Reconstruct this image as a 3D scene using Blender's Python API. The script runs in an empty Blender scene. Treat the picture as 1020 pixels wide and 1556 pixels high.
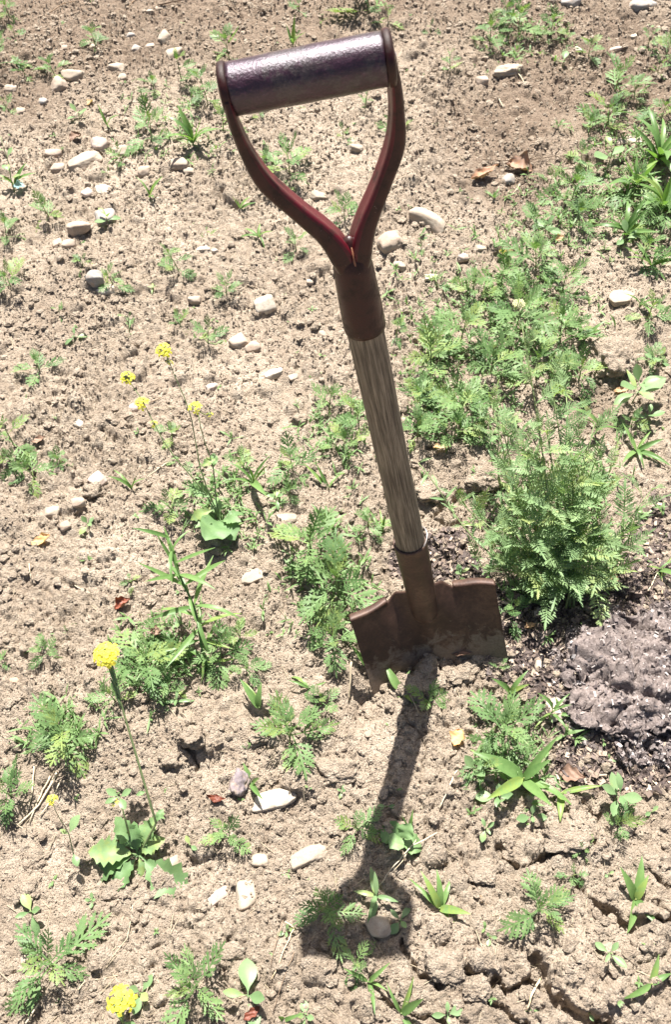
import bpy, bmesh, math, random
import numpy as np
from mathutils import Vector, Matrix, Euler

# ------------------------------------------------------------------ camera, world, sun, exposure
SC = bpy.context.scene
COL = SC.collection
CAM_H = 1.38
F_PX, CX, CY = 1400.0, 510.0, 778.0          # photograph 1020 x 1556
cam_d = bpy.data.cameras.new('camera')
cam = bpy.data.objects.new('camera', cam_d)
COL.objects.link(cam)
cam_d.sensor_fit = 'VERTICAL'
cam_d.sensor_height = 36.0
cam_d.lens = 36.0 * F_PX / 1556.0
cam_d.clip_start = 0.02
cam_d.clip_end = 500
CROT = Matrix.Rotation(math.radians(32), 3, 'X') @ Matrix.Rotation(math.radians(-3.9), 3, 'Z')
cam.matrix_world = Matrix.Translation((0, 0, CAM_H)) @ CROT.to_4x4()
SC.camera = cam
cam_d.dof.use_dof = True
cam_d.dof.focus_distance = 1.28
cam_d.dof.aperture_fstop = 18

SUN = Vector((0.014, 0.508, 0.861)).normalized()     # towards the sun
sd = bpy.data.lights.new('sun', 'SUN')
sd.energy = 5.0
sd.angle = math.radians(0.5)
sd.color = (1.0, 0.96, 0.90)
sun = bpy.data.objects.new('sun', sd)
COL.objects.link(sun)
sun.rotation_euler = SUN.to_track_quat('Z', 'Y').to_euler()
W = bpy.data.worlds.new('World')
SC.world = W
W.use_nodes = True
nt = W.node_tree
sky = nt.nodes.new('ShaderNodeTexSky')
sky.sky_type = 'NISHITA'
sky.sun_disc = False
sky.air_density = 0.75
sky.dust_density = 3.0
sky.ozone_density = 0.3
sky.sun_elevation = math.asin(SUN.z)
sky.sun_rotation = math.atan2(SUN.x, SUN.y)
bgn = nt.nodes['Background']
nt.links.new(sky.outputs[0], bgn.inputs[0])
bgn.inputs[1].default_value = 0.05
SC.view_settings.view_transform = 'Standard'
SC.view_settings.look = 'None'
SC.view_settings.gamma = 1
SC.view_settings.use_curve_mapping = False
SC.view_settings.exposure = 1.55

rnd = random.Random(7)
rng = np.random.default_rng(11)
U = rnd.uniform

# ------------------------------------------------------------------ noise
_perm = np.random.default_rng(3).permutation(256)
_perm = np.concatenate([_perm, _perm, _perm])
_g3 = np.random.default_rng(4).normal(size=(256, 3))
_g3 /= np.linalg.norm(_g3, axis=1)[:, None]
_g2 = np.random.default_rng(5).normal(size=(256, 2))
_g2 /= np.linalg.norm(_g2, axis=1)[:, None]

def _fade(t): return t * t * t * (t * (t * 6 - 15) + 10)

def perlin2(x, y, seed=0):
    xi = np.floor(x).astype(int); yi = np.floor(y).astype(int)
    xf = x - xi; yf = y - yi
    u = _fade(xf); v = _fade(yf)
    def g(ix, iy, dx, dy):
        h = _perm[(_perm[(ix + seed * 17) & 255] + iy) & 255]
        gr = _g2[h]
        return gr[..., 0] * dx + gr[..., 1] * dy
    a = g(xi, yi, xf, yf); b = g(xi + 1, yi, xf - 1, yf)
    c = g(xi, yi + 1, xf, yf - 1); d = g(xi + 1, yi + 1, xf - 1, yf - 1)
    return (a * (1 - u) + b * u) * (1 - v) + (c * (1 - u) + d * u) * v

def perlin3(p, seed=0):
    pi = np.floor(p).astype(int); pf = p - pi
    f = _fade(pf)
    out = 0
    for dx in (0, 1):
        for dy in (0, 1):
            for dz in (0, 1):
                h = _perm[(_perm[(_perm[(pi[:, 0] + dx + seed * 13) & 255] + pi[:, 1] + dy) & 255] + pi[:, 2] + dz) & 255]
                g = _g3[h]
                dot = g[:, 0] * (pf[:, 0] - dx) + g[:, 1] * (pf[:, 1] - dy) + g[:, 2] * (pf[:, 2] - dz)
                w = (f[:, 0] if dx else 1 - f[:, 0]) * (f[:, 1] if dy else 1 - f[:, 1]) * (f[:, 2] if dz else 1 - f[:, 2])
                out = out + dot * w
    return out

def fbm3(p, octaves=4, seed=0):
    s = 0; a = 1
    for k in range(octaves):
        s = s + a * perlin3(p * (2.03 ** k), seed + k); a *= 0.5
    return s

# ------------------------------------------------------------------ pixel of the photograph -> point of the field
def ray(px, py):
    return CROT @ Vector(((px - CX) / F_PX, -(py - CY) / F_PX, -1.0))

def at(px, py, z=0.0):
    d = ray(px, py)
    t = (z - CAM_H) / d.z
    return Vector((d.x * t, d.y * t, z))

def mpp(px, py):                 # metres per photo pixel at the ground there
    p = at(px, py)
    d = (CROT.inverted() @ (p - Vector((0, 0, CAM_H)))).z
    return -d / F_PX

# ------------------------------------------------------------------ object helpers
def tag(o, label=None, cat=None, group=None, kind=None):
    if label: o['label'] = label
    if cat: o['category'] = cat
    if group: o['group'] = group
    if kind: o['kind'] = kind
    return o

def mesh_obj(name, me, mat, parent=None):
    o = bpy.data.objects.new(name, me)
    COL.objects.link(o)
    if mat and not me.materials: me.materials.append(mat)
    if parent: o.parent = parent
    return o

def mk_mesh(name, verts, faces, smooth=True):
    me = bpy.data.meshes.new(name)
    me.from_pydata([tuple(v) for v in verts], [], [tuple(f) for f in faces])
    me.update()
    if smooth: me.polygons.foreach_set('use_smooth', [True] * len(me.polygons))
    return me

def tri_mesh_np(name, V, F, smooth=False):
    me = bpy.data.meshes.new(name)
    nv, nf, k = len(V), len(F), F.shape[1]
    me.vertices.add(nv); me.vertices.foreach_set('co', np.asarray(V, dtype=np.float32).ravel())
    me.loops.add(nf * k); me.loops.foreach_set('vertex_index', np.asarray(F, dtype=np.int32).ravel())
    me.polygons.add(nf)
    me.polygons.foreach_set('loop_start', np.arange(0, nf * k, k, dtype=np.int32))
    me.update(calc_edges=True)
    me.polygons.foreach_set('use_smooth', np.full(nf, smooth))
    me.update()
    return me

def empty(name, loc, label=None, cat=None, group=None):
    o = bpy.data.objects.new(name, None)
    o.empty_display_size = 0.02
    COL.objects.link(o)
    o.location = loc
    return tag(o, label, cat, group)

class MB:
    def __init__(s): s.v = []; s.f = []
    def add(s, verts, faces):
        n = len(s.v); s.v += [Vector(v) for v in verts]; s.f += [tuple(i + n for i in f) for f in faces]
    def tube(s, pts, rad, sides=6, cap=True, squash=1.0, up=Vector((0, 0, 1))):
        pts = [Vector(p) for p in pts]
        rings = []
        prev = None
        for i, p in enumerate(pts):
            t = (pts[min(i + 1, len(pts) - 1)] - pts[max(i - 1, 0)]).normalized()
            if prev is None:
                a = t.cross(Vector((0.3, 0.9, 0.2)) if abs(t.dot(Vector((0.3, 0.9, 0.2)))) < 0.8 else Vector((1, 0, 0))).normalized()
            else:
                a = (prev - t * prev.dot(t)).normalized()
            prev = a
            b = t.cross(a)
            r = rad[i] if isinstance(rad, (list, tuple)) else rad
            rings.append([p + a * (math.cos(2 * math.pi * k / sides) * r) + b * (math.sin(2 * math.pi * k / sides) * r * squash) for k in range(sides)])
        n = len(s.v)
        for r in rings: s.v += r
        for i in range(len(rings) - 1):
            for k in range(sides):
                k2 = (k + 1) % sides
                s.f.append((n + i * sides + k, n + i * sides + k2, n + (i + 1) * sides + k2, n + (i + 1) * sides + k))
        if cap:
            s.f.append(tuple(n + k for k in reversed(range(sides))))
            s.f.append(tuple(n + (len(rings) - 1) * sides + k for k in range(sides)))
    def build(s, name, mat, parent=None, smooth=True):
        return mesh_obj(name, mk_mesh(name, s.v, s.f, smooth), mat, parent)

# ------------------------------------------------------------------ materials
def nodes(m):
    m.use_nodes = True
    t = m.node_tree
    b = t.nodes['Principled BSDF']
    return t, b
def N(t, typ, **kw):
    n = t.nodes.new(typ)
    for k, v in kw.items(): setattr(n, k, v)
    return n
def ramp(t, fac, stops):
    r = t.nodes.new('ShaderNodeValToRGB')
    e = r.color_ramp.elements
    while len(e) < len(stops): e.new(0.5)
    for i, (p, c) in enumerate(stops):
        e[i].position = p; e[i].color = (*c, 1) if len(c) == 3 else c
    t.links.new(fac, r.inputs[0])
    return r.outputs[0]
def noise(t, scale, detail=4, rough=0.55, coord=None, dist=0.0):
    n = t.nodes.new('ShaderNodeTexNoise')
    n.inputs['Scale'].default_value = scale; n.inputs['Detail'].default_value = detail
    n.inputs['Roughness'].default_value = rough; n.inputs['Distortion'].default_value = dist
    if coord is None:
        c = t.nodes.new('ShaderNodeTexCoord'); coord = c.outputs['Object']
    t.links.new(coord, n.inputs['Vector'])
    return n.outputs['Fac']
def mix(t, fac, a, b, mode='MIX'):
    m = t.nodes.new('ShaderNodeMix'); m.data_type = 'RGBA'; m.blend_type = mode
    for sock, v in ((m.inputs[0], fac), (m.inputs[6], a), (m.inputs[7], b)):
        if isinstance(v, (int, float)): sock.default_value = v
        elif isinstance(v, tuple): sock.default_value = (*v, 1)
        else: t.links.new(v, sock)
    return m.outputs[2]
def bump(t, b, h, strength, dist):
    n = t.nodes.new('ShaderNodeBump')
    n.inputs['Strength'].default_value = strength; n.inputs['Distance'].default_value = dist
    t.links.new(h, n.inputs['Height']); t.links.new(n.outputs[0], b.inputs['Normal'])

def soil_material(name, attr=True):
    m = bpy.data.materials.new(name); t, b = nodes(m)
    g = t.nodes.new('ShaderNodeNewGeometry').outputs['Position']
    n1 = noise(t, 3.2, 5, 0.6, g); n2 = noise(t, 55, 5, 0.7, g); n3 = noise(t, 420, 3, 0.7, g)
    c1 = ramp(t, n1, [(0.3, (0.33, 0.262, 0.200)), (0.7, (0.46, 0.380, 0.300))])
    c2 = ramp(t, n2, [(0.28, (0.24, 0.180, 0.128)), (0.5, (0.40, 0.328, 0.250)), (0.75, (0.56, 0.482, 0.388))])
    c = mix(t, 0.6, c1, c2)
    sp = ramp(t, n3, [(0.32, (0.50, 0.47, 0.44)), (0.5, (1, 1, 1)), (0.68, (1.25, 1.23, 1.2))])
    c = mix(t, 0.75, c, sp, 'MULTIPLY')
    if attr:
        cr = t.nodes.new('ShaderNodeAttribute'); cr.attribute_name = 'crust'
        c = mix(t, cr.outputs['Fac'], c, mix(t, 1.0, c, (1.24, 1.26, 1.28), 'MULTIPLY'))
        dp = t.nodes.new('ShaderNodeAttribute'); dp.attribute_name = 'dark_tone'
        c = mix(t, dp.outputs['Fac'], c, mix(t, 1.0, c, (0.62, 0.575, 0.55), 'MULTIPLY'))
        a = t.nodes.new('ShaderNodeAttribute'); a.attribute_name = 'organic'
        dark = ramp(t, noise(t, 160, 4, 0.75, g), [(0.3, (0.05, 0.036, 0.032)), (0.5, (0.125, 0.095, 0.086)), (0.62, (0.22, 0.18, 0.165)), (0.75, (0.40, 0.35, 0.33))])
        c = mix(t, a.outputs['Fac'], c, dark)
    t.links.new(c, b.inputs['Base Color'])
    b.inputs['Roughness'].default_value = 0.95
    b.inputs['Specular IOR Level'].default_value = 0.25
    vo = t.nodes.new('ShaderNodeTexVoronoi'); vo.inputs['Scale'].default_value = 330; t.links.new(g, vo.inputs['Vector'])
    hh = t.nodes.new('ShaderNodeMath'); hh.operation = 'MULTIPLY_ADD'; hh.inputs[1].default_value = -0.7
    t.links.new(vo.outputs['Distance'], hh.inputs[0]); t.links.new(noise(t, 620, 5, 0.8, g), hh.inputs[2])
    bump(t, b, hh.outputs[0], 1.0, 0.0045)
    return m
M_SOIL = soil_material('soil')
M_CLOD = soil_material('clod_soil', False)

def stone_material(name, c1, c2, c3):
    m = bpy.data.materials.new(name); t, b = nodes(m)
    tc = t.nodes.new('ShaderNodeNewGeometry').outputs['Position']
    c = ramp(t, noise(t, 38, 5, 0.65, tc, 0.6), [(0.3, c1), (0.5, c2), (0.72, c3)])
    dirt = ramp(t, noise(t, 75, 4, 0.7, tc, 0.3), [(0.46, (0, 0, 0)), (0.64, (1, 1, 1))])
    mm = t.nodes.new('ShaderNodeMath'); mm.operation = 'MULTIPLY'; mm.inputs[1].default_value = 0.8
    t.links.new(dirt, mm.inputs[0])
    c = mix(t, mm.outputs[0], c, (0.36, 0.27, 0.2))
    sp = ramp(t, noise(t, 600, 2, 0.6, tc), [(0.35, (0.8, 0.8, 0.8)), (0.55, (1, 1, 1))])
    c = mix(t, 0.8, c, sp, 'MULTIPLY')
    t.links.new(c, b.inputs['Base Color'])
    b.inputs['Roughness'].default_value = 0.82
    bump(t, b, noise(t, 260, 5, 0.7, tc), 0.5, 0.0012)
    return m
ST = {
 'pale': stone_material('pale_stone', (0.26, 0.212, 0.158), (0.34, 0.285, 0.22), (0.43, 0.375, 0.30)),
 'white': stone_material('white_stone', (0.36, 0.312, 0.245), (0.46, 0.41, 0.335), (0.56, 0.515, 0.44)),
 'brown': stone_material('brown_stone', (0.25, 0.19, 0.14), (0.34, 0.27, 0.21), (0.44, 0.37, 0.29)),
 'grey': stone_material('grey_stone', (0.20, 0.19, 0.175), (0.29, 0.275, 0.255), (0.38, 0.36, 0.33)),
 'pink': stone_material('pink_stone', (0.36, 0.28, 0.23), (0.45, 0.365, 0.31), (0.54, 0.455, 0.40)),
 'purple': stone_material('purple_stone', (0.10, 0.08, 0.085), (0.19, 0.155, 0.165), (0.32, 0.28, 0.29)),
 'red': stone_material('red_stone', (0.34, 0.19, 0.13), (0.42, 0.26, 0.18), (0.5, 0.33, 0.25)),
 'clod': M_CLOD,
}

def leaf_material(name, c1, c2, rough=0.5, trans=0.35, spec=0.3):
    m = bpy.data.materials.new(name); t, b = nodes(m)
    oi = t.nodes.new('ShaderNodeObjectInfo')
    tc = t.nodes.new('ShaderNodeTexCoord').outputs['Object']
    g = t.nodes.new('ShaderNodeNewGeometry').outputs['Position']
    nn = noise(t, 90, 3, 0.6, g)
    mx = t.nodes.new('ShaderNodeMath'); mx.operation = 'MULTIPLY_ADD'; mx.inputs[1].default_value = 0.55
    t.links.new(oi.outputs['Random'], mx.inputs[0])
    m2 = t.nodes.new('ShaderNodeMath'); m2.operation = 'MULTIPLY'; m2.inputs[1].default_value = 0.6
    t.links.new(nn, m2.inputs[0]); t.links.new(m2.outputs[0], mx.inputs[2])
    c = ramp(t, mx.outputs[0], [(0.2, c1), (0.72, c2), (0.84, tuple(x * q for x, q in zip(c2, (1.25, 1.06, .85))))])
    t.links.new(c, b.inputs['Base Color'])
    b.inputs['Roughness'].default_value = rough
    b.inputs['Specular IOR Level'].default_value = spec
    tr = t.nodes.new('ShaderNodeBsdfTranslucent')
    ct = mix(t, 1.0, c, (1.15, 1.30, 0.55), 'MULTIPLY')
    t.links.new(ct, tr.inputs['Color'])
    ms = t.nodes.new('ShaderNodeMixShader'); ms.inputs[0].default_value = trans
    t.links.new(b.outputs[0], ms.inputs[1]); t.links.new(tr.outputs[0], ms.inputs[2])
    out = [n for n in t.nodes if n.type == 'OUTPUT_MATERIAL'][0]
    t.links.new(ms.outputs[0], out.inputs[0])
    bump(t, b, noise(t, 500, 2, 0.5, g), 0.25, 0.0006)
    return m
M_FERN = leaf_material('fern_leaf_green', (0.085, 0.165, 0.058), (0.185, 0.285, 0.112))
M_YARROW = leaf_material('yarrow_green', (0.155, 0.250, 0.115), (0.270, 0.380, 0.185), 0.5)
M_GRASS = leaf_material('grass_green', (0.090, 0.175, 0.052), (0.175, 0.285, 0.095), 0.4)
M_OVAL = leaf_material('oval_leaf_green', (0.150, 0.250, 0.110), (0.240, 0.350, 0.170), 0.4)
M_MUST = leaf_material('mustard_leaf_green', (0.120, 0.215, 0.085), (0.200, 0.310, 0.135), 0.5, 0.3)
M_BLUE = leaf_material('pale_blue_leaf', (0.22, 0.36, 0.38), (0.30, 0.46, 0.48), 0.4)
M_STEM = leaf_material('stem_green', (0.13, 0.18, 0.075), (0.22, 0.28, 0.12), 0.5, 0.1)
M_PETAL = leaf_material('yellow_petal', (0.74, 0.66, 0.06), (0.82, 0.77, 0.14), 0.6, 0.4, 0.2)
M_CREAM = leaf_material('cream_petal', (0.62, 0.60, 0.40), (0.72, 0.70, 0.50), 0.7, 0.3, 0.2)
M_DEAD = leaf_material('dead_leaf_brown', (0.13, 0.075, 0.050), (0.27, 0.175, 0.125), 0.6, 0.06)
M_TAN = leaf_material('dead_leaf_tan', (0.42, 0.26, 0.14), (0.58, 0.40, 0.24), 0.6, 0.25)
M_RED = leaf_material('dead_leaf_red', (0.12, 0.035, 0.02), (0.23, 0.075, 0.045), 0.5, 0.10)
M_STRAW = leaf_material('straw', (0.42, 0.34, 0.23), (0.62, 0.54, 0.40), 0.7, 0.05)
M_TWIG = leaf_material('twig', (0.16, 0.11, 0.075), (0.30, 0.22, 0.15), 0.8, 0.0)

# ------------------------------------------------------------------ the ground: one sheet, fine where the picture looks
def extend(a, b, core, k, far):
    lo = a - np.cumsum(np.geomspace(0.01, far / 3.2, k)); hi = b + np.cumsum(np.geomspace(0.01, far / 3.2, k))
    return np.concatenate([lo[::-1], core, hi])
_s = np.linspace(0, 1, 960)
ycore = -0.06 + 2.86 * (0.62 * _s + 0.38 * _s ** 2)
YS = extend(ycore[0], ycore[-1], ycore, 22, 60)
US = extend(-1.0, 1.0, np.linspace(-1, 1, 840), 22, 60)
def wy(y): return 0.66 + 0.2 * np.clip(y, -0.06, 2.8)
UU, YY = np.meshgrid(US, YS)
XX = UU * wy(YY)
fine = ((np.abs(UU) <= 1.02) & (YY > -0.08) & (YY < 2.84)).astype(float)

def wob(px, py, r, amp=1.0):
    """soft spot at a photo pixel, radius in photo pixels"""
    p = at(px, py); s = r * mpp(px, py)
    return amp * np.exp(-(((XX - p.x) ** 2 + (YY - p.y) ** 2) / (s * s)))

H = 0.010 * perlin2(XX * 1.7, YY * 1.7, 1) * 2 + 0.007 * perlin2(XX * 5, YY * 5, 2) * 2
warpx = 0.006 * perlin2(XX * 60, YY * 60, 21); warpy = 0.006 * perlin2(XX * 60, YY * 60, 22)
rough_zone = np.clip(0.55 + 0.9 * perlin2(XX * 2.2 + 5, YY * 2.2, 3), 0.15, 1.3)
H = H + rough_zone * (0.0075 * perlin2(XX * 18, YY * 18, 4) + 0.0045 * perlin2(XX * 45, YY * 45, 5))
a5 = np.abs(perlin2(XX * 30 + 9, YY * 30, 6))
H = H + rough_zone * 0.006 * (0.35 - a5)
wx = XX + 0.008 * perlin2(XX * 24, YY * 24, 61); wy_ = YY + 0.008 * perlin2(XX * 24, YY * 24, 62)
def bil(f, sd): return np.sqrt(np.abs(perlin2(wx * f, wy_ * f, sd)) * 1.6) - 0.5
loose = np.clip(0.75 + 1.3 * perlin2(XX * 3.3 + 2, YY * 3.3 + 7, 63), 0.3, 1.5)
H = H + 0.0085 * loose * bil(20, 64) + 0.0080 * loose * bil(45, 65) + 0.0062 * loose * bil(84, 66)
# organic, compost-dark areas (a stain with its own shape)
org = sum(wob(*q) for q in [(620, 850, 42), (680, 840, 45), (700, 880, 35), (800, 930, 62), (850, 985, 70), (800, 985, 45),
                             (880, 1080, 60), (920, 1160, 42, .8), (990, 1165, 46, .8), (960, 890, 60), (1000, 900, 60), (1010, 1020, 110), (930, 1010, 90),
                             (760, 1020, 22), (870, 1180, 40), (880, 730, 22, .6), (930, 720, 26, .5), (990, 800, 40, .55), (1010, 760, 36, .5)])
org = org * 1.3 + 0.5 * perlin2(XX * 28, YY * 28, 8) + 0.35 * perlin2(XX * 90, YY * 90, 9)
org = np.clip((org - 0.55) / 0.25, 0, 1)
# hand placed swells and hollows
for q in [(150, 1130, 70, 0.008), (290, 1110, 40, 0.014), (310, 1160, 26, -0.010), (720, 690, 70, 0.018), (700, 750, 40, -0.012),
          (930, 540, 34, 0.012), (900, 1480, 120, 0.014), (690, 1450, 60, 0.010), (850, 1270, 50, 0.012), (960, 1170, 40, -0.012),
          (640, 1215, 30, 0.004), (860, 960, 60, -0.006), (870, 640, 60, -0.006), (770, 110, 34, 0.012), (480, 1160, 40, 0.008)]:
    H = H + wob(*q)

# clods raised out of the sheet
def row_of(y): return np.searchsorted(YS, y)
DX = lambda y: (US[400] - US[399]) * wy(y)
def stamp(cx, cy, R, hgt, ang, asp, pw):
    r0, r1 = row_of(cy - R * 1.25), row_of(cy + R * 1.25)
    w = wy(cy)
    c0, c1 = np.searchsorted(US, (cx - R * 1.25) / w - 0.002), np.searchsorted(US, (cx + R * 1.25) / w + 0.002)
    if r1 - r0 < 2 or c1 - c0 < 2: return
    sl = (slice(r0, r1), slice(c0, c1))
    k = min(1.0, R / 0.012)
    x = XX[sl] + warpx[sl] * k - cx; y = YY[sl] + warpy[sl] * k - cy
    ca, sa = math.cos(ang), math.sin(ang)
    u = (x * ca + y * sa) / R; v = (-x * sa + y * ca) / (R * asp)
    d = (np.abs(u) ** pw + np.abs(v) ** pw) ** (1 / pw)
    m = d < 1
    base = H0[min(max((r0 + r1) // 2, 0), H0.shape[0] - 1), min((c0 + c1) // 2, H0.shape[1] - 1)]
    top = base + hgt * R * (np.sqrt(np.clip(1 - d * d, 0, 1)) - 0.25) * (1 + 0.25 * u)
    H[sl] = np.where(m, np.maximum(H[sl], top), H[sl])
H0 = H.copy()
for R_lo, R_hi, n in ((0.020, 0.034, 130), (0.010, 0.022, 1000), (0.006, 0.011, 3600), (0.0035, 0.0065, 13000)):
    ys = 2.86 * rng.random(n) ** 1.05 - 0.06
    us = rng.uniform(-1, 1, n)
    for y, u in zip(ys, us):
        x = u * wy(y)
        dens = 0.5 + 0.9 * math.sin(x * 3.1 + 1.2 * math.sin(y * 2.7)) * math.sin(y * 3.7 + x)
        if rng.random() > 0.35 + 0.65 * dens: continue
        R = R_lo + (R_hi - R_lo) * rng.random() ** 1.8
        stamp(x, y, R, rng.uniform(0.55, 1.15), rng.uniform(0, 3.14), rng.uniform(0.6, 1), rng.uniform(1.7, 3.5))
# cracks in the crusted lower right
def crack(pts, width, depth):
    P = [at(*q) for q in pts]
    jx = XX + 0.007 * perlin2(XX * 35, YY * 35, 31) + warpx; jy = YY + 0.007 * perlin2(XX * 35, YY * 35, 32) + warpy
    x0 = min(p.x for p in P) - .03; x1 = max(p.x for p in P) + .03; y0 = min(p.y for p in P) - .03; y1 = max(p.y for p in P) + .03
    r0, r1 = row_of(y0), row_of(y1)
    sl = (slice(r0, r1), slice(None))
    X = jx[sl]; Y = jy[sl]
    best = np.full(X.shape, 9.0)
    for a, b in zip(P, P[1:]):
        ex, ey = b.x - a.x, b.y - a.y
        tt = np.clip(((X - a.x) * ex + (Y - a.y) * ey) / (ex * ex + ey * ey), 0, 1)
        best = np.minimum(best, np.hypot(X - a.x - tt * ex, Y - a.y - tt * ey))
    w = width * 0.68 * (0.75 + 1.0 * perlin2(X * 22, Y * 22, 33) + 0.7 * perlin2(X * 90, Y * 90, 34))
    H[sl] = H[sl] - depth * np.clip(1.25 - (best / np.maximum(w, 0.0015)) ** 2, 0, 1)
for pts, w, d in [
    ([(759, 1290), (789, 1322), (815, 1312), (845, 1292), (884, 1282)], 0.009, 0.022),
    ([(878, 1340), (901, 1373), (923, 1393), (957, 1405), (1012, 1398)], 0.012, 0.028),
    ([(811, 1455), (822, 1493), (849, 1525), (878, 1545), (925, 1560)], 0.013, 0.032),
    ([(707, 1470), (741, 1500), (752, 1485), (770, 1506), (811, 1494)], 0.010, 0.026),
    ([(612, 1425), (634, 1486), (662, 1494), (696, 1481), (735, 1481), (746, 1525), (800, 1560)], 0.006, 0.018),
    ([(1000, 1330), (1020, 1345)], 0.009, 0.02), ([(560, 1510), (620, 1540), (680, 1556)], 0.006, 0.014),
    ([(1000, 1375), (1022, 1400)], 0.009, 0.02), ([(640, 1270), (700, 1300), (720, 1350)], 0.003, 0.008),
    ([(300, 1480), (340, 1440), (370, 1400)], 0.003, 0.006), ([(860, 1200), (910, 1240), (900, 1290)], 0.004, 0.012),
    ([(610, 1080), (650, 1140), (640, 1190)], 0.003, 0.008), ([(700, 745), (655, 790), (700, 800)], 0.008, 0.018),
    ([(890, 1440), (960, 1470), (1010, 1455)], 0.0025, 0.006), ([(280, 1130), (300, 1160), (285, 1180)], 0.008, 0.014)]:
    crack(pts, w, d)
H = H + (0.0048 * (np.sqrt(np.abs(perlin2(wx * 150, wy_ * 150, 41)) * 1.6) - .5) + 0.0026 * perlin2(XX * 270, YY * 270, 42)) * (0.45 + 0.6 * loose)
dark_tone = sum(wob(*q) for q in [(60, 40, 170), (250, 0, 150), (900, 50, 200), (600, -20, 160), (990, 150, 150), (760, 190, 110), (20, 130, 90), (900, 620, 40), (760, 280, 90), (420, 40, 120), (480, 430, 60, .6), (100, 480, 60, .5)])  # spots of darker brown soil, mostly towards the far end
crust = sum(wob(*q) for q in [(512, 1165, 40), (700, 1450, 70), (920, 1480, 90), (200, 250, 60), (450, 300, 70), (520, 210, 60), (90, 1320, 60), (590, 1110, 40), (640, 180, 40), (330, 1360, 60), (870, 1270, 50), (150, 850, 70), (380, 560, 50), (700, 200, 30), (850, 1440, 60), (250, 350, 50)])
crust = np.clip(crust * 0.8 + 0.9 * perlin2(XX * 8, YY * 8, 73) + 0.5 * perlin2(XX * 30, YY * 30, 74), 0, 1)
dark_tone = np.clip(dark_tone * 0.9 + 0.5 * perlin2(XX * 6, YY * 6, 71), 0, 1)
H = H + org * (0.006 * np.abs(perlin2(XX * 60, YY * 60, 43)) + 0.004 * perlin2(XX * 170, YY * 170, 44))
# soil heaped against the spade
def heap(px, py, r, amp): return wob(px, py, r, amp)
H = H + heap(650, 1030, 22, 0.012) + heap(625, 1045, 16, 0.012) + heap(720, 985, 30, 0.004) + heap(556, 1078, 34, -0.026) + heap(566, 1040, 30, -0.026) + heap(655, 1006, 14, 0.012) + heap(690, 1000, 10, 0.007) + heap(615, 1040, 10, 0.006)
H = H * fine + (1 - fine) * 0.03 * perlin2(XX * 0.3, YY * 0.3, 2)

def hz(x, y):
    r = min(max(int(np.searchsorted(YS, y)) - 1, 0), len(YS) - 2)
    u = x / float(wy(y))
    c = min(max(int(np.searchsorted(US, u)) - 1, 0), len(US) - 2)
    return float(H[r:r + 2, c:c + 2].mean())
def gp(px, py):
    z = 0.0
    for _ in range(3):
        p = at(px, py, z); z = hz(p.x, p.y)
    p.z = z
    return p

nr, nc = XX.shape
V = np.stack([XX, YY, H], -1).reshape(-1, 3)
ii = np.arange(nr * nc).reshape(nr, nc)
Fq = np.stack([ii[:-1, :-1], ii[:-1, 1:], ii[1:, 1:], ii[1:, :-1]], -1).reshape(-1, 4)
gme = tri_mesh_np('ground', V, Fq, True)
att = gme.attributes.new('organic', 'FLOAT', 'POINT')
att.data.foreach_set('value', (org * fine).astype(np.float32).ravel())
att = gme.attributes.new('crust', 'FLOAT', 'POINT')
att.data.foreach_set('value', (crust * fine).astype(np.float32).ravel())
att = gme.attributes.new('dark_tone', 'FLOAT', 'POINT')
att.data.foreach_set('value', (dark_tone * fine).astype(np.float32).ravel())
gme.materials.append(M_SOIL)
ground = bpy.data.objects.new('ground', gme); COL.objects.link(ground)
tag(ground, kind='structure', label='dry crumbly beige garden soil with cracks and dark compost patches')

# loose crumbs of soil lying on the sheet
ico_v = None
def ico(sub):
    bm = bmesh.new(); bmesh.ops.create_icosphere(bm, subdivisions=sub, radius=1)
    v = np.array([x.co[:] for x in bm.verts]); f = np.array([[q.index for q in x.verts] for x in bm.faces]); bm.free()
    return v, f
IV, IF = ico(1); IV2, IF2 = ico(2)
def crumbs(name, n, rlo, rhi, place, mat, label, flat=0.75, pw=2.5):
    Vs, Fs = [], []
    for k in range(n):
        q = place()
        if q is None: continue
        x, y = q
        r = rlo + (rhi - rlo) * rng.random() ** pw
        V0 = (IV2, IF2) if r > 0.006 else (IV, IF)
        v = V0[0] * (1 + 0.34 * rng.normal(size=(len(V0[0]), 1)).clip(-1.3, 1.3) * (0.55 if len(V0[0]) > 20 else 1))
        v = v * np.array([rng.uniform(.7, 1.25), rng.uniform(.7, 1.1), rng.uniform(.5, 1) * flat]) * r
        a = rng.uniform(0, 6.28); ca, sa = math.cos(a), math.sin(a)
        v = v @ np.array([[ca, sa, 0], [-sa, ca, 0], [0, 0, 1]])
        Fs.append(V0[1] + sum(len(z) for z in Vs[-1:]) * 0 + crumbs.off); crumbs.off += len(v)
        Vs.append(v + np.array([x, y, hz(x, y) + r * 0.25]))
    crumbs.off = 0
    me = tri_mesh_np(name, np.concatenate(Vs), np.concatenate(Fs), False)
    o = mesh_obj(name, me, mat)
    return tag(o, label, 'soil' if mat is M_CLOD else 'litter', kind='stuff')
crumbs.off = 0
def place_field():
    y = 2.75 * rng.random() ** 1.1 - 0.02; x = rng.uniform(-1, 1) * wy(y) * 0.95
    if perlin2(np.array([x * 4.0]), np.array([y * 4.0]), 51)[0] + rng.uniform(-.4, .45) < 0: return None
    return x, y
crumbs('soil_crumbs', 26000, 0.0014, 0.0085, place_field, M_CLOD, 'loose crumbs and small lumps of dry beige soil all over the bed')

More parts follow.
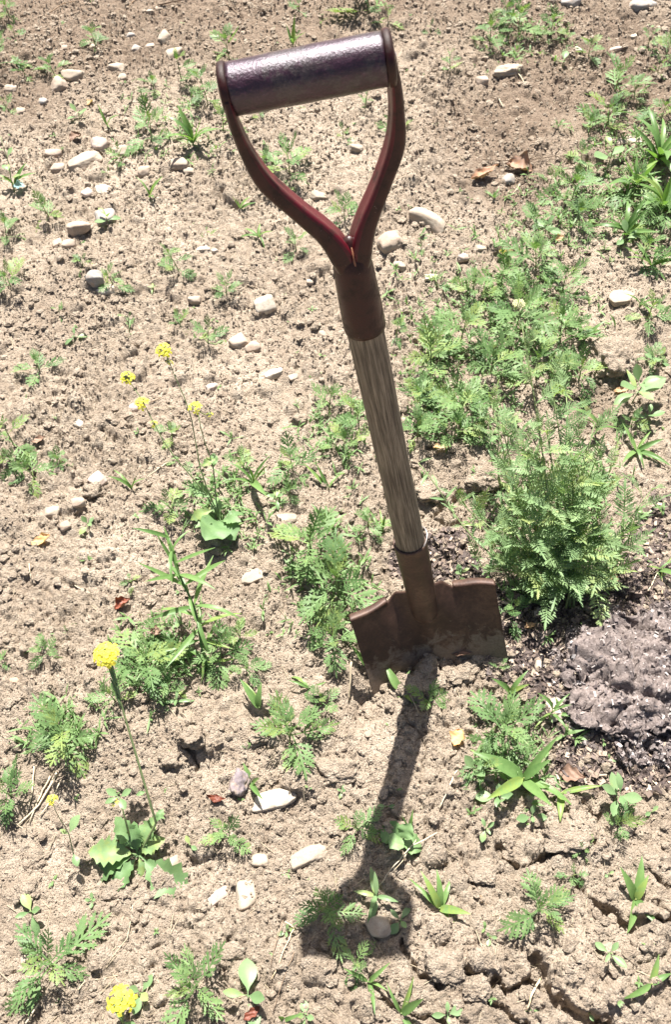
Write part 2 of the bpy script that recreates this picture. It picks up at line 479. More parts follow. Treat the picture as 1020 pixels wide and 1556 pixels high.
OV = np.array([[1, 0, 0], [-1, 0, 0], [0, 1, 0], [0, -1, 0], [0, 0, 1], [0, 0, -1]], float)
OF = np.array([[0, 2, 4], [2, 1, 4], [1, 3, 4], [3, 0, 4], [2, 0, 5], [1, 2, 5], [3, 1, 5], [0, 3, 5]])
def grains(name, n, lo, hi, label):
    y = 2.6 * rng.random(n) ** 1.25 - 0.02; x = rng.uniform(-1, 1, n) * (0.50 + 0.22 * y)
    keep = perlin2(x * 7, y * 7, 77) + rng.uniform(-.35, .5, n) > 0
    x, y = x[keep], y[keep]; n = len(x)
    r = lo + (hi - lo) * rng.random(n) ** 2
    r = r * (0.8 + 0.35 * y)
    ri = np.clip(np.searchsorted(YS, y) - 1, 0, nr - 2); ci = np.clip(np.searchsorted(US, x / wy(y)) - 1, 0, nc - 2)
    z = np.maximum(H[ri, ci], H[ri + 1, ci + 1])
    v = OV[None] * rng.uniform(.55, 1.35, (n, 6, 1)) * r[:, None, None] + rng.normal(size=(n, 6, 3)) * (r * .28)[:, None, None]
    a = rng.uniform(0, 6.28, n); ca, sa = np.cos(a), np.sin(a)
    vx = v[..., 0] * ca[:, None] - v[..., 1] * sa[:, None]; vy = v[..., 0] * sa[:, None] + v[..., 1] * ca[:, None]
    V_ = np.stack([vx + x[:, None], vy + y[:, None], v[..., 2] * .85 + (z + r * .35)[:, None]], -1).reshape(-1, 3)
    F_ = (OF[None] + (np.arange(n) * 6)[:, None, None]).reshape(-1, 3)
    tag(mesh_obj(name, tri_mesh_np(name, V_, F_, False), M_CLOD), label, 'soil', kind='stuff')
grains('soil_grains', 95000, 0.0008, 0.0030, 'fine sharp grains of dry soil covering the bed')
def place_blade():
    f = rng.random(); px = 560 + 210 * f + rng.normal() * 6; py = 1062 - 66 * f + rng.normal() * 7 + 4
    p = at(px, py); return p.x, p.y
crumbs('crumbs_at_blade', 420, 0.0018, 0.011, place_blade, M_CLOD, 'broken soil crumbs heaped along the foot of the blade')

# ------------------------------------------------------------------ the spade
RW = Matrix(((0.98193, -0.14862, 0.11713), (0.13668, 0.12898, -0.98218), (0.13087, 0.98045, 0.14697)))
TW = Vector((0.12175, 0.61067, 0.12758))
spade = empty('garden_spade', TW, 'upright garden spade with worn purple grip, wooden shaft and rusty blade', 'spade')
spade.rotation_euler = RW.to_euler()

def mat_wood():
    m = bpy.data.materials.new('weathered_shaft_wood'); t, b = nodes(m)
    tc = t.nodes.new('ShaderNodeTexCoord').outputs['Object']
    mp = t.nodes.new('ShaderNodeMapping'); mp.inputs['Scale'].default_value = (1, 0.035, 1)
    t.links.new(tc, mp.inputs[0])
    n1 = noise(t, 520, 5, 0.7, mp.outputs[0]); n2 = noise(t, 110, 4, 0.6, mp.outputs[0], 0.5); n3 = noise(t, 14, 3, 0.5, tc)
    c = ramp(t, n1, [(0.30, (0.045, 0.033, 0.024)), (0.46, (0.135, 0.112, 0.080)), (0.62, (0.275, 0.235, 0.175)), (0.8, (0.42, 0.375, 0.295))])
    c = mix(t, 0.5, c, ramp(t, n2, [(0.35, (0.45, 0.42, 0.38)), (0.6, (1.0, 0.98, 0.95))]), 'MULTIPLY')
    c = mix(t, 0.5, c, ramp(t, n3, [(0.35, (0.65, 0.62, 0.60)), (0.6, (1.05, 1.02, 1.0))]), 'MULTIPLY')
    t.links.new(c, b.inputs['Base Color'])
    b.inputs['Roughness'].default_value = 0.75
    bump(t, b, n1, 0.8, 0.0012)
    return m
def mat_paint(name, red, brown, bias, rough=0.38):
    m = bpy.data.materials.new(name); t, b = nodes(m)
    tc = t.nodes.new('ShaderNodeTexCoord').outputs['Object']
    n1 = noise(t, 45, 6, 0.7, tc, 0.4); n2 = noise(t, 330, 4, 0.7, tc)
    f = ramp(t, n1, [(bias - 0.06, (0, 0, 0)), (bias + 0.08, (1, 1, 1))])
    br = ramp(t, n2, [(0.3, tuple(x * 0.5 for x in brown)), (0.7, tuple(x * 1.3 for x in brown))])
    c = mix(t, f, (*red,), br)
    sp = ramp(t, n2, [(0.70, (0, 0, 0)), (0.76, (1, 1, 1))])
    c = mix(t, sp, c, (0.40, 0.33, 0.30))
    t.links.new(c, b.inputs['Base Color'])
    r = ramp(t, f, [(0, (rough,) * 3), (1, (0.6,) * 3)])
    t.links.new(r, b.inputs['Roughness'])
    b.inputs['Specular IOR Level'].default_value = 0.28
    bump(t, b, n2, 0.35, 0.0006)
    return m
def mat_grip():
    m = bpy.data.materials.new('worn_purple_grip'); t, b = nodes(m)
    tc = t.nodes.new('ShaderNodeTexCoord').outputs['Object']
    mp = t.nodes.new('ShaderNodeMapping'); mp.inputs['Scale'].default_value = (0.45, 1, 1)
    t.links.new(tc, mp.inputs[0])
    n1 = noise(t, 150, 6, 0.75, mp.outputs[0], 0.4); n2 = noise(t, 420, 4, 0.7, tc)
    n3 = noise(t, 38, 5, 0.7, tc, 0.5)
    c = ramp(t, n1, [(0.32, (0.010, 0.003, 0.005)), (0.48, (0.024, 0.006, 0.011)), (0.60, (0.040, 0.014, 0.024)), (0.74, (0.11, 0.080, 0.092))])
    g_ = ramp(t, n3, [(0.50, (0, 0, 0)), (0.56, (0.7, 0.7, 0.7))])
    c = mix(t, g_, c, ramp(t, n1, [(0.3, (0.022, 0.018, 0.014)), (0.7, (0.065, 0.056, 0.046))]))
    c = mix(t, 0.7, c, ramp(t, n2, [(0.38, (0.40, 0.36, 0.40)), (0.58, (1.2, 1.15, 1.2)), (0.70, (2.2, 2.1, 2.3))]), 'MULTIPLY')
    t.links.new(c, b.inputs['Base Color'])
    b.inputs['Roughness'].default_value = 0.34
    b.inputs['Specular IOR Level'].default_value = 0.62
    b.inputs['Specular Tint'].default_value = (0.94, 0.88, 1.0, 1)
    b.inputs['Coat Weight'].default_value = 0.08
    b.inputs['Coat Roughness'].default_value = 0.3
    bump(t, b, n2, 0.6, 0.0010)
    return m
def mat_rust():
    m = bpy.data.materials.new('rusty_spade_steel'); t, b = nodes(m)
    tc = t.nodes.new('ShaderNodeTexCoord').outputs['Object']
    n1 = noise(t, 28, 6, 0.7, tc, 0.6); n2 = noise(t, 260, 5, 0.75, tc)
    c = ramp(t, n1, [(0.3, (0.036, 0.018, 0.012)), (0.5, (0.066, 0.034, 0.023)), (0.7, (0.125, 0.074, 0.050))])
    c = mix(t, 0.6, c, ramp(t, n2, [(0.35, (0.55, 0.52, 0.5)), (0.65, (1.25, 1.2, 1.15))]), 'MULTIPLY')
    # dry soil caught on the lower blade
    sep = t.nodes.new('ShaderNodeSeparateXYZ'); t.links.new(tc, sep.inputs[0])
    mr = t.nodes.new('ShaderNodeMapRange'); mr.inputs[1].default_value = -0.02; mr.inputs[2].default_value = -0.15
    mr.inputs[3].default_value = -0.35; mr.inputs[4].default_value = 0.35
    t.links.new(sep.outputs['Y'], mr.inputs[0])
    ad = t.nodes.new('ShaderNodeMath'); ad.operation = 'ADD'
    t.links.new(noise(t, 42, 6, 0.7, tc, 0.8), ad.inputs[0]); t.links.new(mr.outputs[0], ad.inputs[1])
    d = ramp(t, ad.outputs[0], [(0.5, (0, 0, 0)), (0.62, (0.85, 0.85, 0.85))])
    c = mix(t, d, c, ramp(t, n2, [(0.3, (0.12, 0.09, 0.066)), (0.7, (0.24, 0.185, 0.14))]))
    t.links.new(c, b.inputs['Base Color'])
    b.inputs['Metallic'].default_value = 0.25
    b.inputs['Roughness'].default_value = 0.55
    bump(t, b, n2, 0.4, 0.0007)
    return m
M_WOOD = mat_wood(); M_GRIP = mat_grip(); M_RUST = mat_rust()
M_YOKE = mat_paint('chipped_burgundy_paint', (0.080, 0.006, 0.012), (0.040, 0.014, 0.012), 0.54)  # redder, lighter copy of the paint for the sunlit inner arm faces
M_YOKEB = mat_paint('browned_shaded_burgundy_paint', (0.032, 0.006, 0.006), (0.026, 0.010, 0.008), 0.50, 0.32)  # brown wear plus the shade of the outer faces, darkened into the colour
M_BARE = bpy.data.materials.new('bare_steel_edge'); _t, _b = nodes(M_BARE)
_b.inputs['Base Color'].default_value = (0.55, 0.50, 0.46, 1); _b.inputs['Metallic'].default_value = 0.8; _b.inputs['Roughness'].default_value = 0.35
M_COPPER = bpy.data.materials.new('rusty_weld'); _t, _b = nodes(M_COPPER)
_b.inputs['Base Color'].default_value = (0.20, 0.08, 0.04, 1); _b.inputs['Metallic'].default_value = 0.0; _b.inputs['Roughness'].default_value = 0.5

def lathe_y(prof, sides=40, cx=lambda s: 0.0, cz=lambda s: 0.0, name='x', mat=None, parent=None, wob_amp=0.0):
    vs, fs = [], []
    for (s, r) in prof:
        for k in range(sides):
            a = 2 * math.pi * k / sides
            rr = r * (1 + wob_amp * math.sin(3 * a + s * 30) + wob_amp * math.sin(s * 57))
            vs.append((cx(s) + math.cos(a) * rr, s, cz(s) + math.sin(a) * rr))
    for i in range(len(prof) - 1):
        for k in range(sides):
            k2 = (k + 1) % sides
            fs.append((i * sides + k, (i + 1) * sides + k, (i + 1) * sides + k2, i * sides + k2))
    fs.append(tuple(range(sides))); fs.append(tuple((len(prof) - 1) * sides + k for k in reversed(range(sides))))
    me = mk_mesh(name, vs, fs)
    return mesh_obj(name, me, mat, parent)

cxs = lambda s: 0.0028 if s > 0.2 else 0.0014
lathe_y([(0.12 + i * 0.011, 0.0206 - 0.0006 * math.sin(i / 39 * math.pi) - 0.0004 * i / 39) for i in range(41)], 40,
        lambda s: 0.0012 + 0.0012 * (s - 0.12) / 0.43, lambda s: 0.0, 'shaft', M_WOOD, spade, 0.006)
# lower socket tube with a rolled, slightly open rim
prof = [(0.158, 0.0212), (0.1585, 0.0229), (0.1560, 0.0237), (0.1535, 0.0234)] + [(0.150 - i * 0.012, 0.0231 - 0.00014 * i) for i in range(14)]
prof += [(-0.020, 0.0205), (-0.030, 0.0180), (-0.037, 0.0135), (-0.041, 0.007)]
lathe_y(prof, 40, lambda s: 0.001, lambda s: 0.0, 'socket', M_RUST, spade, 0.004)
mb = MB()
mb.tube([(0.001 + 0.0250 * math.cos(a), 0.1585 + 0.010 * max(0, math.cos(a)) ** 2, 0.0245 * math.sin(a)) for a in np.linspace(-0.75, 0.95, 14)], [0.0004] + [0.0011] * 12 + [0.0004], 6)
mb.build('socket_lip', M_BARE, spade)

# blade, bent forward of the shaft
BY = Vector((0.0, 0.937, -0.3495)); BN = Vector((0.0, 0.3495, 0.937))
HWD = 0.1118
def blade_n(t, s):
    n = -0.019 * (1 - min(1, (t / HWD) ** 2)) ** 0.9
    f = math.exp(-(t / 0.026) ** 2)
    n += 0.016 * f * (1 / (1 + math.exp(-(s + 0.055) / 0.016)))
    g = math.exp(-((abs(t) - 0.046) / 0.015) ** 2) * (1 / (1 + math.exp(-(s + 0.02) / 0.012)))
    n += -0.006 * g
    n += 0.0012 * math.sin(t * 60 + s * 22) * (1 if s > -0.3 else 0)
    return n
def blade_top(t):
    a = abs(t)
    base = 0.006 * (1 - a / HWD)
    sm = lambda q: (lambda k: k * k * (3 - 2 * k))(max(0.0, min(1.0, q)))
    base += 0.015 * sm((0.052 - a) / 0.020) + 0.004 * sm((0.03 - a) / 0.02)
    return base + 0.0012 * math.sin(t * 90)
def blade_pt(t, s, off=0.0):
    return Vector((t, 0, 0)) + BY * s + BN * (blade_n(t, s) + off)
NU, NV = 112, 60
vs, fs = [], []
TH = 0.0022
BL = 0.27
for side, off in ((0, 0.0), (1, -TH)):
    for j in range(NV + 1):
        q = j / NV
        for i in range(NU + 1):
            t = -HWD + 2 * HWD * i / NU
            st = blade_top(t); s = st + (-BL - st) * q
            tt = t * (1 - 0.02 * q)
            vs.append(blade_pt(tt, s, off))
M1 = (NU + 1) * (NV + 1)
def vid(side, j, i): return side * M1 + j * (NU + 1) + i
for j in range(NV):
    for i in range(NU):
        fs.append((vid(0, j, i), vid(0, j + 1, i), vid(0, j + 1, i + 1), vid(0, j, i + 1)))
        fs.append((vid(1, j, i), vid(1, j, i + 1), vid(1, j + 1, i + 1), vid(1, j + 1, i)))
for i in range(NU):
    fs.append((vid(0, 0, i), vid(0, 0, i + 1), vid(1, 0, i + 1), vid(1, 0, i)))
    fs.append((vid(0, NV, i), vid(1, NV, i), vid(1, NV, i + 1), vid(0, NV, i + 1)))
for j in range(NV):
    fs.append((vid(0, j, 0), vid(1, j, 0), vid(1, j + 1, 0), vid(0, j + 1, 0)))
    fs.append((vid(0, j, NU), vid(0, j + 1, NU), vid(1, j + 1, NU), vid(1, j, NU)))
mesh_obj('blade', mk_mesh('blade', vs, fs), M_RUST, spade)
# rolled treads: the top edge folded back on both wings
for sg in (-1, 1):
    vs, fs = [], []
    n = 26
    prof = [(0.0008, -0.0035), (0.0010, 0.0), (0.0, 0.0020), (-0.0030, 0.0034), (-0.0110, 0.0042), (-0.0128, 0.0034), (-0.0128, 0.0012), (-0.0040, 0.0004), (-0.0034, -0.0035)]
    for i in range(n + 1):
        t = sg * (0.0515 + (HWD + 0.0008 - 0.0515) * i / n)
        st = blade_top(t)
        e = min(1, i / 2.0) * 0.4 + 0.6
        for (dn, ds) in prof:
            dn2 = dn * (e if dn < -0.005 else 1)
            vs.append(Vector((t, 0, 0)) + BY * (st + ds) + BN * (blade_n(t, st) + dn2))
    m_ = len(prof)
    for i in range(n):
        for k in range(m_):
            k2 = (k + 1) % m_
            q = (i * m_ + k, i * m_ + k2, (i + 1) * m_ + k2, (i + 1) * m_ + k)
            fs.append(q if sg < 0 else q[::-1])
    fs.append(tuple(range(m_))); fs.append(tuple(n * m_ + k for k in range(m_)))
    mesh_obj('tread', mk_mesh('tread', vs, fs), M_RUST, spade)

# upper socket and fork
prof = [(0.5385, 0.0206), (0.5380, 0.0222), (0.542, 0.0225), (0.56, 0.0222), (0.58, 0.0215), (0.60, 0.0208), (0.615, 0.0203), (0.628, 0.0185), (0.636, 0.013), (0.640, 0.006)]
lathe_y(prof, 40, lambda s: 0.0030 + 0.0010 * (s - 0.54) / 0.1, lambda s: 0.0, 'fork_socket', M_YOKEB, spade, 0.006)
def strap(name, pts, mat, mat_in=None):
    """pts: (x, y, half width in plane, half depth)"""
    # Catmull-Rom resample
    P = [Vector(p) if False else np.array(p) for p in pts]
    P = [2 * P[0] - P[1]] + P + [2 * P[-1] - P[-2]]
    out = []
    for i in range(1, len(P) - 2):
        for k in range(8):
            t = k / 8
            out.append(0.5 * ((2 * P[i]) + (-P[i - 1] + P[i + 1]) * t + (2 * P[i - 1] - 5 * P[i] + 4 * P[i + 1] - P[i + 2]) * t * t + (-P[i - 1] + 3 * P[i] - 3 * P[i + 1] + P[i + 2]) * t ** 3))
    out.append(P[-2])
    vs, fs = [], []
    n = 24
    for i, p in enumerate(out):
        a = out[max(i - 1, 0)]; b = out[min(i + 1, len(out) - 1)]
        t = Vector((b[0] - a[0], b[1] - a[1], 0)).normalized()
        sdir = Vector((t.y, -t.x, 0))       # in plane, to the right of travel
        for k in range(n):
            an = 2 * math.pi * k / n
            c, s_ = math.cos(an), math.sin(an)
            e = 0.62
            u = math.copysign(abs(c) ** e, c); v = math.copysign(abs(s_) ** e, s_)
            inner = strap.inner
            # inner face slightly hollow
            if u * inner > 0: u *= 1 - 0.30 * (1 - abs(v)) ** 1.0
            vs.append(Vector((p[0], p[1], 0)) + sdir * (u * p[2]) + Vector((0, 0, v * p[3])))
    for i in range(len(out) - 1):
        for k in range(n):
            k2 = (k + 1) % n
            fs.append((i * n + k, i * n + k2, (i + 1) * n + k2, (i + 1) * n + k))
    fs.append(tuple(reversed(range(n)))); fs.append(tuple((len(out) - 1) * n + k for k in range(n)))
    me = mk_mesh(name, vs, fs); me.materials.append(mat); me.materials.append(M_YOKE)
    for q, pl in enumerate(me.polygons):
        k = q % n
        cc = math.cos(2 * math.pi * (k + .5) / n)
        if q < (len(out) - 1) * n and cc * strap.inner > 0.30: pl.material_index = 1  # inner faces take the sunlit copy, the rest keeps painted-in shade
    return mesh_obj(name, me, None, spade)
strap.inner = 1
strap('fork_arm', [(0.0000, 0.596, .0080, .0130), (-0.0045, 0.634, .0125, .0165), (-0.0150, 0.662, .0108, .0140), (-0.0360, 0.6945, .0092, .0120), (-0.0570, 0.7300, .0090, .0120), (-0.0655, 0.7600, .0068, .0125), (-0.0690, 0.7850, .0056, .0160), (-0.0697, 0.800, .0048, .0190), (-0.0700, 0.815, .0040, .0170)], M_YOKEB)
strap.inner = -1
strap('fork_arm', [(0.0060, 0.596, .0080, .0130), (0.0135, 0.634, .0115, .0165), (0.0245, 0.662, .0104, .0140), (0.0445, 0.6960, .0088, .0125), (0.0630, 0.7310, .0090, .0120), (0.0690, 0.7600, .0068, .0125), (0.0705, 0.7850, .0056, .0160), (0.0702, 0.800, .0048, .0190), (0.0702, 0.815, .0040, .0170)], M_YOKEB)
mb = MB(); mb.tube([(0.0045, 0.615, 0), (0.0048, 0.628, 0), (0.0052, 0.640, 0), (0.0054, 0.648, 0), (0.0055, 0.651, 0)], [.013, .012, .010, .006, .002], 16)
mb.build('fork_web', M_YOKEB, spade)
mb = MB(); mb.tube([(0.0046, 0.612, 0.0178), (0.0052, 0.628, 0.0172), (0.0056, 0.646, 0.0125)], [0.0006, 0.0011, 0.0006], 8)
mb.build('weld_seam', M_COPPER, spade)
# grip: tilted a little about two axes
gdir = Vector((1, -0.033, 0.093)).normalized()
gc = Vector((0.0, 0.8118, 0.0))
gy = Vector((0, 1, 0)); gy = (gy - gdir * gy.dot(gdir)).normalized(); gz = gdir.cross(gy)
def lathe_g(prof, name, mat, sides=48, w=0.0):
    vs, fs = [], []
    for (x, r) in prof:
        for k in range(sides):
            a = 2 * math.pi * k / sides
            rr = r * (1 + w * math.sin(2 * a + x * 40) + w * math.sin(x * 170 + a))
            vs.append(gc + gdir * x + gy * (math.cos(a) * rr) + gz * (math.sin(a) * rr))
    for i in range(len(prof) - 1):
        for k in range(sides):
            k2 = (k + 1) % sides
            fs.append((i * sides + k, i * sides + k2, (i + 1) * sides + k2, (i + 1) * sides + k))
    fs.append(tuple(reversed(range(sides)))); fs.append(tuple((len(prof) - 1) * sides + k for k in range(sides)))
    return mesh_obj(name, mk_mesh(name, vs, fs), mat, spade)
lathe_g([(-0.0665 + 0.133 * i / 30, 0.0212 + 0.0007 * math.sin(math.pi * i / 30)) for i in range(31)], 'grip', M_GRIP, 48, 0.006)
for sg in (-1, 1):
    pr = [(0.0655, 0.0210), (0.0656, 0.0220), (0.0668, 0.0226), (0.0700, 0.0229), (0.0722, 0.0218), (0.0732, 0.0185), (0.0734, 0.010)]
    pr = [(sg * x, r) for x, r in pr]
    if sg < 0: pr = pr[::-1]
    cap = lathe_g(pr, 'grip_cap', M_YOKEB)
    rv = MB(); c = gc + gdir * (sg * 0.0745)
    rv.tube([c - gdir * sg * 0.002, c, c + gdir * sg * 0.0012], [0.0048, 0.0046, 0.0025], 12)
    r_ = rv.build('rivet', M_BARE, cap)
    r_['label'] = 'steel rivet through the cap of the grip'

# ------------------------------------------------------------------ stones and clods
IV4, IF4 = ico(4); IV5, IF5 = ico(5)
def stone_mesh(a, b, c, p=14, seed=0, lump=0.05, bend=0.0, hi=False):
    r = np.random.default_rng(seed)
    d = IV5 if hi else IV4
    F = IF5 if hi else IF4
    nrm = r.normal(size=(13, 3)); nrm /= np.linalg.norm(nrm, axis=1)[:, None]
    nrm = np.concatenate([nrm, [[0, 0, 1], [1, 0, 0], [-1, 0, 0], [0, 1, 0], [0, -1, 0]]])
    dist = r.uniform(0.78, 1.02, len(nrm)); dist[-5:] = r.uniform(0.85, 1.0, 5)
    dn = np.maximum(d @ nrm.T, 0) / dist
    rad = (dn ** p).sum(1) ** (-1 / p)
    v = d * rad[:, None]
    v = v * (1 + lump * 1.6 * fbm3(d * 1.9 + seed, 3, seed % 50)[:, None] + lump * 0.5 * fbm3(d * 7 + seed, 3, seed % 40)[:, None])
    v = v * np.array([a, b, c])
    if bend: v[:, 1] += bend * (a - v[:, 0] ** 2 / a)
    return v, F
STONES = []
def stone(px, py, w, h, kind, label, rot=0.0, ang=14, sink=0.50, tall=0.82, bend=0.0, cat='stone', name='stone', group='stones lying on the soil', lump=0.05):
    k = mpp(px, py); a = w * k / 2; b = h * k / 2 * 1.03
    c = tall * min(a, b)
    seed = int(px * 7 + py * 3) % 9973
    hi = w > 36
    v, F = stone_mesh(a * 1.04, b * 1.04, c, ang, seed, lump, bend, hi)
    me = tri_mesh_np(name, v, F, True)
    p = gp(px, py + h * 0.12)
    o = mesh_obj(name, me, ST[kind])
    o.location = (p.x, p.y, p.z + c * (1 - 2 * sink) * 0.8)
    o.rotation_euler = (U(-.12, .12), U(-.12, .12), rot)
    tag(o, label, cat, group)
    STONES.append(o)
    return o
def clod(px, py, w, h, label, **kw):
    kw.setdefault('lump', 0.30); kw.setdefault('ang', 9)
    return stone(px, py, w, h, 'clod', label, cat='soil clod', name='soil_clod', group='large clods of dry soil', **kw)

S = stone
S(111, 113, 34, 26, 'pale', 'pale angular stone, larger of the touching pair near the upper left corner', -0.1, 22)
S(90, 128, 27, 25, 'brown', 'brownish angular stone touching the left side of a paler one, upper left', 0.5, 20)
S(64, 150, 19, 14, 'grey', 'small smooth oval grey stone below the touching pair at upper left', -0.5, 7)
S(177, 101, 27, 17, 'pale', 'flat pale stone right of the touching pair at upper left', -0.2, 16)
S(186, 117, 16, 14, 'pale', 'little pale stone just below the flat pale one at upper left', 0, 16)
S(266, 80, 29, 25, 'pale', 'rounded pale stone up and left of the grip, shadow notch under it', 0.3, 10, tall=0.85)
S(248, 57, 20, 19, 'pale', 'dark sided wedge stone with a bright top near the top edge', -0.9, 24, tall=0.95)
S(228, 17, 15, 9, 'pale', 'small pale stone at the top edge beside the dark plant litter', 0, 18)
S(242, 12, 16, 9, 'pale', 'small pale stone at the top edge, right one of two under dark litter', 0.2, 18)
S(128, 242, 58, 32, 'pale', 'big pale wedge shaped slab, largest stone at upper left', 0.52, 26, tall=0.6)
S(151, 219, 28, 25, 'pink', 'rounded pinkish stone leaning on the top end of the big slab', 0.2, 9)
S(184, 229, 27, 16, 'pale', 'pale flat stone to the right of the big slab and behind a grass sprout', 0.1, 16)
S(80, 232, 32, 18, 'brown', 'shaded brown flat stone left of the big slab', -0.1, 22, tall=0.8)
S(87, 254, 24, 17, 'brown', 'brown lump of stone tucked under the shaded flat one', 0.3, 10)
S(218, 260, 20, 19, 'brown', 'small dark cube like stone between the big slab and the grass tuft', 0.1, 24, tall=0.9)
S(271, 248, 31, 20, 'brown', 'brown flat topped stone at the foot of the tall grass tuft', -0.1, 24, tall=0.9)
S(287, 259, 17, 12, 'pale', 'small pale stone touching the flat topped one under the grass tuft', 0, 14)
S(157, 284, 26, 23, 'white', 'white blocky stone below the big slab', -0.15, 26, tall=0.4)
S(134, 293, 18, 15, 'pink', 'small pinkish stone just left of the white blocky one', 0.8, 14)
S(16, 134, 20, 13, 'brown', 'small brown stone near the left edge beside a fern leaved sprout', 0, 14)
S(32, 168, 16, 13, 'brown', 'small dull brown stone near the left edge, below the oval grey one', 0, 8)
S(75, 62, 11, 9, 'grey', 'small dark pebble at the upper left, the one nearest the dark weeds', 0, 10)
S(97, 72, 12, 11, 'brown', 'small round brown pebble above the touching pair of stones', 0, 8)
S(141, 70, 13, 10, 'pale', 'tiny pale pebble in front of a sprout at upper left', 0, 10)
S(198, 53, 15, 11, 'grey', 'small grey pebble left of the wedge stone near the top edge', 0.3, 16)
S(207, 73, 17, 13, 'grey', 'grey pebble below another one, left of the rounded pale stone', -0.3, 14)
S(227, 70, 16, 12, 'brown', 'brown pebble immediately left of the rounded pale stone near the top', 0.2, 12)
S(326, 57, 14, 11, 'grey', 'small grey pebble above the left end of the grip', 0.2, 14)
S(121, 349, 35, 22, 'brown', 'blocky brown stone with a shaded front in the left middle', 0.08, 26, tall=1.0, sink=0.25)
S(161, 330, 34, 28, 'grey', 'grey stone with a sprout growing at its right side, above the blocky brown one', 0.3, 14, tall=0.9)
S(87, 369, 18, 14, 'brown', 'small brown stone, left one of two below the blocky brown stone', 0.4, 10)
S(104, 369, 21, 18, 'brown', 'rounded brown stone right of its smaller neighbour below the blocky stone', 0, 8)
S(147, 431, 28, 25, 'grey', 'grey stone hidden behind a whiter one at the left, a sprout beside it', 0.2, 12, tall=0.85)
S(161, 440, 32, 19, 'white', 'whitish smooth stone in front of a grey one with a sprout leaning on it', 0.35, 9)
S(309, 378, 21, 12, 'white', 'flat white stone, larger of two beside each other left of the fork', 0, 18)
S(326, 381, 13, 9, 'white', 'tiny white stone at the right of a flat white one, left of the fork', 0, 14)
S(295, 455, 22, 13, 'brown', 'flat topped stone with a dark shaded front, left of the white angular stone', 0, 24, tall=1.0)
S(402, 464, 32, 27, 'white', 'bright white angular stone left of the spade shaft', 0.25, 34, sink=0.2)
S(323, 586, 22, 15, 'pink', 'small pinkish oval stone right of the tallest yellow flower', 0.5, 9)
S(363, 519, 29, 25, 'brown', 'angular tan stone, left of a pair below the bright white stone', 0.6, 24, tall=0.85)
S(385, 526, 25, 21, 'brown', 'brown lumpy stone, right of a pair below the bright white stone', 0.2, 12, tall=0.9)
S(416, 566, 31, 17, 'white', 'flat white chip of stone pointing to the upper right, left of the shaft', 0.35, 26)
S(446, 571, 17, 13, 'pale', 'small pale stone right of the flat white chip', 0.5, 16)
S(490, 507, 16, 13, 'pale', 'small pale stone near the left side of the wooden shaft', 0, 14)
S(471, 428, 12, 11, 'brown', 'small round brown pebble left of the fork socket', 0, 8)
S(121, 644, 15, 13, 'white', 'single small white pebble in open soil at the left', -0.5, 12, tall=0.9)
S(149, 727, 24, 27, 'pink', 'triangular pinkish stone in the left middle, pointing up', 0.9, 26)
S(78, 776, 24, 20, 'pale', 'rounded pale stone with a deep shadow below it at the left', 0, 10, tall=0.9)
S(118, 761, 22, 17, 'brown', 'brown stone between the triangular one and the rounded pale one', 0.4, 14)
S(98, 798, 20, 15, 'brown', 'low brown stone below the rounded pale one at the left', 0.4, 10)
S(202, 617, 15, 17, 'pink', 'small pinkish stone touching the lower left yellow blossoms', 0.2, 10)
S(648, 338, 70, 27, 'pale', 'long smooth bean shaped pale stone right of the fork', -0.72, 7, bend=0.22, tall=1.0, lump=0.03, sink=0.30)
S(594, 366, 41, 36, 'brown', 'round greyish brown stone between the fork and the bean shaped stone', 0.3, 12, tall=0.85)
S(607, 404, 20, 13, 'pale', 'small pale wedge of stone below the round stone beside the fork', -0.5, 22)
S(730, 376, 19, 13, 'pale', 'small pale stone left of the tiny yellow blossom at the right', 0, 16)
S(705, 388, 19, 14, 'pink', 'small pinkish stone at right of the bean shaped one', 0, 10)
S(656, 421, 20, 10, 'white', 'flat white stone half behind a small sprout right of the fork', 0, 18)
S(772, 273, 24, 19, 'grey', 'grey stone under the arch of the large dry leaf', 0, 10, tall=0.9)
S(868, 4, 34, 18, 'grey', 'dark grey rounded stone cut by the top edge at the right', 0, 10, tall=1.0)
S(966, 10, 34, 26, 'grey', 'large dark grey stone at the top edge near the right corner', 0.1, 12, tall=1.0)
S(989, 8, 20, 18, 'grey', 'dark grey stone touching the right side of a larger one at the top edge', 0.3, 12, tall=1.0)
S(877, 76, 15, 13, 'white', 'small white stone left of a sprout at the upper right', 0, 14)
S(937, 74, 20, 11, 'pink', 'small pinkish flat stone in open soil at the upper right', 0.2, 16)
S(964, 54, 13, 9, 'white', 'tiny white pebble near the upper right corner', 0, 14)
S(772, 108, 46, 26, 'pale', 'big rough pale stone in open soil at the upper right', -0.1, 10, lump=0.16, tall=0.8)
S(733, 122, 21, 19, 'brown', 'brown stone at the lower left of the big rough pale one', 0, 10)
S(952, 211, 50, 19, 'pink', 'flat pale pinkish slab at the right above the weed patch', 0, 18, tall=0.35, sink=0.4)
S(946, 447, 46, 34, 'pale', 'flat pale slab lying among weeds at the right edge', 0.2, 18, tall=0.3, sink=0.45)
S(916, 540, 20, 15, 'pale', 'pale blocky stone left of the big clod at the right', 0, 18)
S(432, 788, 44, 20, 'pale', 'flat pale stone half covered by fern leaves left of the lower shaft', 0.12, 16)
S(383, 874, 38, 22, 'pale', 'flat pale stone right of the long narrow leaved plant', 0.35, 14, tall=0.5)
S(484, 297, 30, 16, 'pale', 'pale stone seen through the handle opening', -0.1, 16)
S(541, 221, 23, 14, 'pale', 'small pale stone seen through the handle, near the right arm', -0.2, 18)
S(415, 1215, 76, 29, 'white', 'largest white stone with a sprout casting its shadow on it, lower middle', 0.18, 16, tall=0.85)
